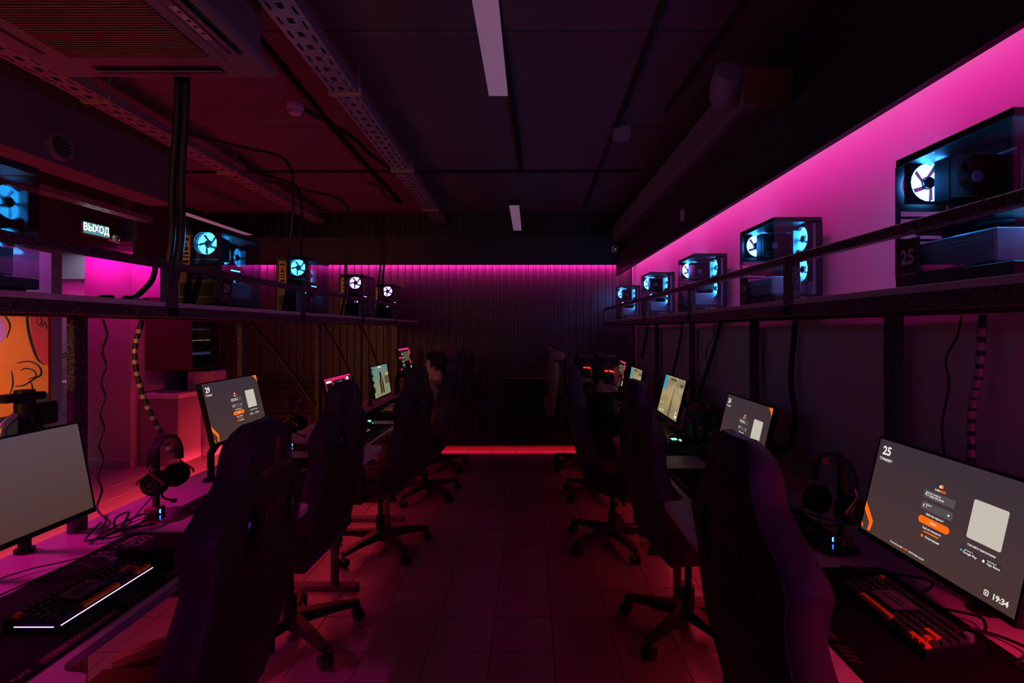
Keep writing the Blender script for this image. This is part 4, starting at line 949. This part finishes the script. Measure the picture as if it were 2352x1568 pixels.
keyboard((.965, 1.325, KZ), RR, 'keyboard with bright orange keys below the monitor numbered 25', True)
for side, x, y, lab in ((-1, -1.22, 2.50, 'keyboard on mat behind the nearest left chair'), (-1, -1.25, 3.60, 'keyboard with lit keys below the pink monitor'), (-1, -1.25, 4.62, 'keyboard under the hand of the man in grey'),
                        (1, .93, 2.42, 'keyboard below the monitor numbered 24'), (1, .99, 3.62, 'keyboard with blue and white glow near the green mouse'), (1, .98, 4.66, 'keyboard lying past the man in black')):
    keyboard((x, y, KZ), RL if side < 0 else RR, lab, False, glow('key_leds_blue', (.3, .5, 1), 3) if 'blue' in lab else (glow('key_leds_pink', (.9, .25, .5), 1.5) if 'lit keys' in lab else None))
promo_card((-1.225, 1.40, KZ+.0385), RL, 'violet promo card lying across the left front keyboard')
promo_card((.955, 1.345, KZ+.0385), RR, 'violet promo card lying across the right front keyboard')
mouse((-1.32, 1.68, KZ), RL-R(18), 'black mouse beyond the left front keyboard')
mouse((-1.23, 2.78, KZ), RL, 'black mouse on the second left mat')
mouse((-1.27, 3.98, KZ), RL, 'mouse with green light under the pink monitor', glow('mouse_green', (.1, .9, .5), 3))
mouse((.93, 3.32, KZ), RR, 'mouse with yellow green glow on the right desk', glow('mouse_lime', (.12, .95, .35), 4))
mouse((.97, .88, KZ), RR, 'black mouse beside the right front keyboard')
headset_stand((-1.47, 2.08, DZ-.0008), RL, 'headset stand with blue light at left front', 'headset hanging on the stand at left front')
headset_stand((-1.49, 3.27, DZ-.0008), RL, 'headset stand right of the monitor numbered 29', 'headset with red marks right of the monitor numbered 29', M_logo)
headset_stand((1.035, 1.77, DZ-.0008), RR+R(20), 'headset stand with blue light beside the monitor numbered 25', 'headset hanging beside the monitor numbered 25')
headset_stand((1.05, 2.98, DZ-.0008), RR, 'headset stand left of the monitor numbered 24', 'headset with glowing orange mark left of the monitor numbered 24', glow('headset_orange', (1, .2, .03), .6))
headset_stand((-1.52, 4.35, DZ-.0008), RL, 'headset stand between the pink and town monitors', 'headset between the pink and town monitors')
t = thing('dark_bag', 'dark upright bag on the right desk behind the sandy game monitor', 'bag', (1.12, 3.40, DZ-.0008), (0, 0, RR))
m = MB(); m.bx((0, 0, .135), (.24, .13, .27), .05); m.build('bag_body', M_leather, t); m = MB(); m.bx((0, -.07, .10), (.17, .03, .13), .014); m.build('front_pocket', M_leather, t)
m = MB(); m.tube(sm([(-.04, 0, .265), (-.03, 0, .31), (.03, 0, .31), (.04, 0, .265)], 4), .007, 6); m.build('carry_handle', M_cable, t)

# ------------------------------------------------------------------ loose cables
def cable(label, pts, r=.006, k=6, cat='cable', name='cable', bands=None, m2=None):
    b = MB(); P = sm(pts, k); b.tube(P, r, 8)
    if bands:
        t = thing(name, label, cat, P[0]); b2 = MB(); b.M = Matrix(); 
        for v in b.bm.verts: v.co -= P[0]
        b.build('cable_core', M_cable, t)
        for i in range(2, len(P)-2, 2):
            d = (P[i+1]-P[i]).normalized(); q = MB(); q.tube([P[i]-P[0], P[i]+d*bands-P[0]], r*1.18, 8); q.build('spiral_wrap', m2 or M_brass, t)
        return t
    o = b.build(name, M_cable); return tag(o, label, cat)
def wig(x, y, z0, z1, n, amp, y1=None, x1=None):
    y1 = y if y1 is None else y1; x1 = x if x1 is None else x1
    return [(x+(x1-x)*i/n, y+(y1-y)*i/n+amp*(1 if i % 2 else -1), z0+(z1-z0)*i/n) for i in range(n+1)]
SB = 1.57
cable('wavy thin black cable hanging before the pink column', wig(-1.77, 2.13, SB, .80, 12, .011, 2.10, -1.77)+[(-1.66, 2.0, .784), (-1.62, 1.93, .784)], .0042)
cable('banded black cable hose hanging down to the left front headset', [(-1.73, 2.28, SB), (-1.74, 2.25, 1.42), (-1.72, 2.27, 1.24), (-1.66, 2.29, 1.08), (-1.60, 2.28, .98)], .010, 7, bands=.018)
cable('black cable sagging diagonally behind the monitor numbered 29', [(-1.72, 3.15, SB), (-1.70, 3.45, 1.36), (-1.68, 3.75, 1.12), (-1.66, 3.95, .95)], .011)
cable('black cable sagging diagonally behind the pink monitor', [(-1.72, 4.25, SB), (-1.70, 4.6, 1.30), (-1.68, 4.9, 1.0)], .010)
cable('black cable sagging diagonally near the far left monitor', [(-1.72, 5.2, SB), (-1.70, 5.5, 1.30), (-1.68, 5.75, 1.05)], .010)
cable('banded golden cable hose above the monitor numbered 25', [(1.262, 1.43, SB), (1.258, 1.435, 1.42), (1.250, 1.45, 1.30), (1.256, 1.46, 1.15), (1.245, 1.46, .98)], .0095, 8, bands=.022)
cable('thin wavy cable on the wall left of the golden hose', [(1.262, 1.50, SB), (1.266, 1.52, 1.51), (1.266, 1.56, 1.44), (1.266, 1.55, 1.36), (1.266, 1.575, 1.24), (1.262, 1.56, 1.12)], .003)
cable('thick black cable bowing below the right shelf near card 24', [(1.262, 2.44, SB), (1.255, 2.47, 1.30), (1.255, 2.43, 1.12), (1.245, 2.46, .98), (1.235, 2.60, .90)], .014)
cable('black cable leaning below the right shelf beside third post', [(1.26, 3.40, SB), (1.255, 3.52, 1.38), (1.25, 3.68, 1.18), (1.24, 3.78, 1.02)], .013)
cable('thin looping cable below the right shelf beside third post', [(1.268, 3.55, SB), (1.27, 3.56, 1.48), (1.27, 3.70, 1.38), (1.27, 3.69, 1.30), (1.26, 3.6, 1.2)], .003)
cable('black cable leaning below the right shelf beside fourth post', [(1.26, 4.25, SB), (1.255, 4.32, 1.40), (1.25, 4.44, 1.22), (1.24, 4.55, 1.02)], .012)
cable('black cable leaning below the far right shelf', [(1.26, 5.5, SB), (1.255, 5.6, 1.42), (1.25, 5.75, 1.22)], .012)
cable('thin cable dropping beside the fourth right post', wig(1.268, 4.05, SB, 1.05, 5, .012), .003)
for y, r, x, lab in ((2.32, .016, -1.60, 'thick twin cable bundle dropping from the air conditioner to card 29'), (3.36, .010, -1.58, 'cable dropping from ceiling to the computer with card 28'),
                     (4.44, .011, -1.60, 'cable dropping from ceiling to the nearer lilac computer'), (5.48, .012, -1.60, 'cable dropping from ceiling to the farther lilac computer')):
    zt = 2.95 if y < 3 else 2.60; q = (zt-1.635)/1.315
    t = thing('cable_bundle', lab, 'cable', (x, y, zt), group='cable drops behind the left computers')
    for s in ((-1, 1) if y < 3 or y > 5 else (0,)):
        m = MB(); m.tube(sm(([] if y < 3 else [(-.75, .05, .235), (-.35, .03, .14)])+[(s*.02-.02*(y > 3), 0, .03), (s*.018+.02, .0, -.35*q), (s*.02-.01, .01, -.75*q), (s*.022-.005, 0, -1.0*q), (s*.02-.04, 0, -1.24*q), (s*.01-.06, .03, -1.315*q)], 6), r, 8); m.build('cable_strand', M_cable, t)
cable('bundle of black plugs and cables on shelf beside the rail post', [(-1.66, 2.27, 1.82), (-1.66, 2.24, 1.74), (-1.67, 2.16, 1.665), (-1.67, 2.08, 1.643), (-1.63, 2.04, 1.643), (-1.59, 2.08, 1.643), (-1.61, 2.14, 1.65)], .011)
t = thing('power_adapter', 'black power adapters and plugs lying on the left shelf', 'adapter', (-1.64, 1.98, SHELF-.0004))
for k, (x, y) in enumerate(((0, 0), (.05, .05), (-.06, .06))):
    m = MB(); m.bx((x, y, .016), (.05, .03, .032), .006); m.build('adapter_block', M_gloss, t)
cable('tangled black cable loops beside the left front post', sm([(-1.66, 1.98, .784), (-1.60, 1.86, .790), (-1.56, 1.80, .786), (-1.50, 1.86, .80), (-1.54, 1.96, .83), (-1.60, 1.97, .80), (-1.53, 1.90, .786), (-1.47, 1.93, .80), (-1.50, 2.01, .81), (-1.56, 1.98, .79), (-1.52, 1.92, .784), (-1.44, 1.97, .784)], 3), .0042, 3)
cable('thin black cord curving across the left front worktop', [(-1.58, 1.05, .779), (-1.56, 1.25, .779), (-1.50, 1.45, .779), (-1.46, 1.62, .7835), (-1.36, 1.60, .7835)], .0024)
cable('coiled black cord under the monitor numbered 25', sm([(.98, 1.62, .783), (1.12, 1.56, .783), (1.16, 1.48, .80), (1.10, 1.44, .79), (1.02, 1.42, .783), (1.08, 1.36, .79), (1.14, 1.30, .80), (1.10, 1.25, .79), (1.05, 1.30, .783), (1.13, 1.26, .782), (1.15, 1.18, .79), (1.08, 1.14, .782), (1.12, 1.08, .782), (1.06, 1.0, .783)], 2), .0036, 4)
cable('black cord looping on the right desk past the monitor numbered 24', sm([(1.10, 2.15, .779), (1.16, 2.05, .779), (1.20, 1.98, .779), (1.14, 1.96, .779), (1.08, 2.05, .779), (1.02, 2.15, .779)], 3), .003, 3)
#==PART5==
# ------------------------------------------------------------------ people
def remesh(mb, name, mats, vox, it=4):
    o = link('tmp', mb.mesh(name, mats, sharp=0))
    a = o.modifiers.new('r', 'REMESH'); a.mode = 'VOXEL'; a.voxel_size = vox; a.use_smooth_shade = True
    b = o.modifiers.new('s', 'SMOOTH'); b.factor = .5; b.iterations = it
    dg = bpy.context.evaluated_depsgraph_get(); dg.update()
    r = bpy.data.meshes.new_from_object(o.evaluated_get(dg)); bpy.data.objects.remove(o); r.name = name
    for p in r.polygons: p.use_smooth = True
    return r
def hand(m, wr, d, side, up=V((0, 0, 1))):
    d = d.normalized(); lat = d.cross(up).normalized()*side   # toward the thumb side is -lat
    c = wr+d*.045
    m.cap(wr, wr+d*.02, .024, .026, 10)
    for k in range(4):
        o = (k-1.5)*.0185; b = c+lat*o+d*(.028 if k in (1, 2) else .02); m.cap(wr+lat*o*.6+d*.012, b, .014, .0105, 8)
        L = (.040, .046, .043, .033)[k]; e1 = b+d*L*.62+up*(-.004); e2 = e1+d*L*.52-up*.018
        m.cap(b, e1, .0098, .0088, 8); m.cap(e1, e2, .0088, .0072, 8)
    t0 = wr+d*.018-lat*.022; t1 = t0+d*.030-lat*.026-up*.004; m.cap(t0, t1, .013, .010, 8); m.cap(t1, t1+d*.026-lat*.006-up*.006, .0098, .008, 8)
def person(label, loc, rz, yH, zH, arms, shirt, trous, hairm, tilt=0, turn=0, lean=.0, vox=.0065, phones=None):
    t = thing('person', label, 'person', loc, (0, 0, rz))
    m = MB(); H = Matrix.Translation((0, yH, zH)) @ Euler((R(tilt), 0, R(turn))).to_matrix().to_4x4()
    nb = V((0, yH*.75-.045+lean, zH-.165)); sh = [V((s*.175, nb.y-.005, nb.z-.045)) for s in (-1, 1)]
    hip = V((0, -.09, .57)); ch = (nb+hip)/2+V((0, -.015, .06))
    m.M = H
    m.ball((0, -.012, .028), (.074, .094, .092), 20); m.ball((0, .025, -.035), (.059, .068, .082), 18); m.ball((0, .060, -.098), (.027, .024, .022), 12)
    for s in (-1, 1):
        m.ball((s*.034, .022, -.076), (.024, .045, .028), 12); m.ball((s*.03, .078, .024), (.027, .013, .010), 10); m.ball((s*.040, .060, -.030), (.022, .024, .022), 10)
        m.ball((s*.078, -.008, -.012), (.010, .019, .031), 10); m.ball((s*.012, .098, -.030), (.009, .010, .007), 8)
    m.cap((0, .088, .008), (0, .110, -.026), .0085, .0115, 10); m.ball((0, .090, -.060), (.022, .011, .006), 10); m.ball((0, .088, -.070), (.019, .011, .007), 10)
    m.M = Matrix(); m.cap(H @ V((0, -.028, -.05)), nb, .051, .056, 14)
    m.cap(nb-V((0, 0, .04)), ch, .095, .105, 14); m.cap(ch, hip, .105, .11, 14)
    for i, s in ((0, -1), (1, 1)):
        m.cap(nb-V((0, 0, .02)), sh[i], .045, .050, 12)
        el, wr, d = [V(q) for q in arms[i]]
        m.cap(sh[i], el, .045, .037, 12); m.cap(el, wr, .037, .024, 12); hand(m, wr, d, s)
        kn = V((s*.15, .34, .50)); an = V((s*.16, .30, .10)); m.cap(hip+V((s*.09, 0, -.01)), kn, .075, .052, 12); m.cap(kn, an, .050, .034, 12); m.cap(an-V((0, .03, .05)), an+V((0, .16, -.07)), .032, .026, 10)
    body = link('body', remesh(m, 'body', M_skin, vox), t)
    for s in (-1, 1):
        e = MB(); e.M = H; e.ball((s*.031, .084, .004), (.013, .009, .0075), 10); e.build('eye', M_eye, body)
        e = MB(); e.M = H; e.tube([(s*.013, .092, .020), (s*.03, .092, .026), (s*.048, .080, .020)], [.003, .0045, .002], 6); e.build('eyebrow', M_hair, body)
    e = MB(); e.M = H; e.ball((0, .096, -.065), (.019, .006, .0065), 10); e.build('lips', M_lip, body)
    h = MB(); h.M = H
    h.ball((0, -.030, .050), (.084, .094, .086), 18); h.ball((0, .042, .092), (.064, .046, .030), 12); h.ball((0, -.078, -.015), (.060, .036, .062), 12)
    for s in (-1, 1): h.ball((s*.064, -.022, .022), (.022, .052, .058), 10)
    for k in range(10): a = k*.628; h.ball((.055*math.cos(a), -.025+.06*math.sin(a), .115+.006*(k % 3)), (.028, .03, .02), 8)
    link('hair', remesh(h, 'hair', hairm, .006, 2), t)
    c = MB(); c.cap(nb-V((0, 0, .045)), ch, .108, .122, 16); c.cap(ch, hip, .122, .128, 16); c.ball(ch+V((0, .02, .06)), (.17, .115, .16), 14)
    for i in (0, 1):
        el = V(arms[i][0]); c.cap(nb-V((0, 0, .035)), sh[i], .052, .064, 12); c.cap(sh[i], sh[i].lerp(el, .72), .063, .056, 12)
        c.cyl(sh[i].lerp(el, .6), sh[i].lerp(el, .8), .058, .060, 12)
    for q in range(5): c.cap(hip+V((-.1+.05*q, .09, .06+.012*(q % 2))), ch+V((-.08+.04*q, .10, .03)), .018, .014, 6)
    link('shirt', remesh(c, 'shirt', shirt, .008, 5), t)
    c = MB(); c.ball(hip+V((0, 0, -.02)), (.165, .14, .10), 14)
    for s in (-1, 1):
        kn = V((s*.15, .34, .50)); an = V((s*.16, .30, .10)); c.cap(hip+V((s*.09, 0, -.01)), kn, .09, .068, 12); c.cap(kn, an+V((0, 0, .03)), .066, .052, 12)
    link('trousers', remesh(c, 'trousers', trous, .009, 4), t)
    for s in (-1, 1):
        an = V((s*.16, .30, .05)); c = MB(); c.cap(an-V((0, .035, .012)), an+V((0, .14, -.014)), .040, .034, 12); c.bx(an+V((0, .055, -.035)), (.085, .27, .025), .010); c.ball(an+V((0, -.01, .03)), (.042, .05, .04), 10)
        link('shoe', remesh(c, 'shoe', M_white if s > 5 else M_plast, .007, 3), t)
    if phones:
        ph = thing('headset', phones, 'headphones', loc, (0, 0, rz))
        b = MB(); b.M = H; b.tube([(.086*math.cos(R(a)), -.012, .03+.108*math.sin(R(a))) for a in range(-5, 186, 10)], .010, 8); b.build('headband', M_leather, ph)
        for s in (-1, 1):
            Mx = H @ frame((s*.080, -.008, -.014), (0, s, 0), (0, 0, 1))
            b = MB(); b.lathe([(0, -.004), (.042, -.004), (.045, .008), (.040, .026), (0, .030)], 20, Mx); cu = b.build('ear_cup', M_plast, ph)
            b = MB(); b.M = H; b.tube([(s*.092, -.035+.010*i, .036-.0015*abs(i-3)) for i in range(7)], .0024, 6); b.build('light_strip', glow('headset_red', (1, .016, .003), 20), cu)
        b = MB(); b.M = H; b.tube(sm([(.085, .01, -.03), (.085, .06, -.07), (.055, .10, -.075)], 4), .004, 6); b.ball((.05, .104, -.075), .009, 8); b.build('microphone', M_plast, ph)
    return t
M_tee = mat('grey_tee', (.30, .22, .23), .85, bump=.15, bscale=40); M_tee2 = mat('black_tee', (.016, .015, .016), .85, bump=.1, bscale=40); M_beige = mat('beige_trousers', (.30, .21, .12), .85, bump=.1, bscale=40)
M_denim = mat('dark_trousers', (.03, .035, .05), .85); M_hair_redlight = mat('hair_red_light_tint', (.26, .04, .03), .55, bump=.5, bscale=90); M_black2 = mat('black_jumper', (.02, .018, .022), .85)  # red light on the hair is put into its base colour
fw = (0, 1, -.12)
person('man in grey shirt with thick black hair facing the left monitors', (-.98, 4.72, 0), RL, -.10, 1.185, [((-.27, .0, .80), (-.19, .24, .822), fw), ((.27, .0, .80), (.16, .26, .822), fw)], M_tee, M_denim, M_hair, -4, -6)
person('person in dark top with red lit hair half hidden behind the man in grey', (-1.02, 5.66, 0), RL, -.05, 1.175, [((-.27, .0, .80), (-.15, .26, .82), fw), ((.27, .0, .80), (.16, .26, .82), fw)], M_black2, M_denim, M_hair_redlight, -4, 0, vox=.008)
person('man in black shirt and beige trousers wearing headset at right', (.585, 3.66, 0), RR, -.035, 1.205, [((-.27, .02, .80), (-.12, .27, .825), fw), ((.27, .0, .79), (.33, .25, .822), (.05, 1, -.12))], M_tee2, M_beige, M_hair, -6, 0, phones='black headset with red light on the man in black shirt')
person('man in dark top with headset half hidden behind the man in black', (.62, 4.72, 0), RR, -.11, 1.150, [((-.27, .0, .80), (-.15, .24, .82), fw), ((.27, .0, .80), (.16, .24, .82), fw)], M_black2, M_denim, M_hair, -4, 0, vox=.008, phones='black headset with red light on the farther man at right')
# jacket over the last right chair
t = thing('jacket', 'pale brown jacket with dark band draped over the far right chair', 'jacket', (.56, 5.72, 0), (0, 0, RR))
M_jk = mat('brown_jacket', (.20, .12, .11), .9, bump=.3, bscale=25); c = MB()
for i in range(9):
    u = -1+.25*i; a = V((u*.15, -.33, 1.285-.05*u*u)); c.cap(a, V((u*.235, -.345-.02*(i % 2), .96)), .030, .036, 8); c.cap(V((u*.235, -.345-.02*(i % 2), .96)), V((u*.25, -.335-.03*(i % 2), .63)), .036, .040, 8)
    c.cap(a, V((u*.15, -.20, 1.25-.05*u*u)), .030, .028, 8)
link('jacket_body', remesh(c, 'jacket_body', M_jk, .010, 4), t)
c = MB()
for i in range(9): u = -1+.25*i; c.cap(V((u*.245, -.350-.022*(i % 2), .93)), V((u*.248, -.350-.022*(i % 2), .84)), .038, .038, 8)
link('dark_band', remesh(c, 'dark_band', M_black2, .010, 3), t)
c = MB(); c.cap((-.10, -.34, 1.30), (.10, -.34, 1.30), .035, .035, 10); c.cap((-.07, -.36, 1.32), (.07, -.36, 1.32), .03, .03, 10); link('collar', remesh(c, 'collar', M_jk, .008, 3), t)
for s in (-1, 1):
    c = MB(); P = sm([(s*.20, -.31, 1.17), (s*.27, -.31, 1.0), (s*.285, -.33, .82), (s*.27, -.34, .66)], 4); c.tube(P, [.055-.001*i for i in range(len(P))], 10); link('sleeve', remesh(c, 'sleeve', M_jk, .010, 3), t)
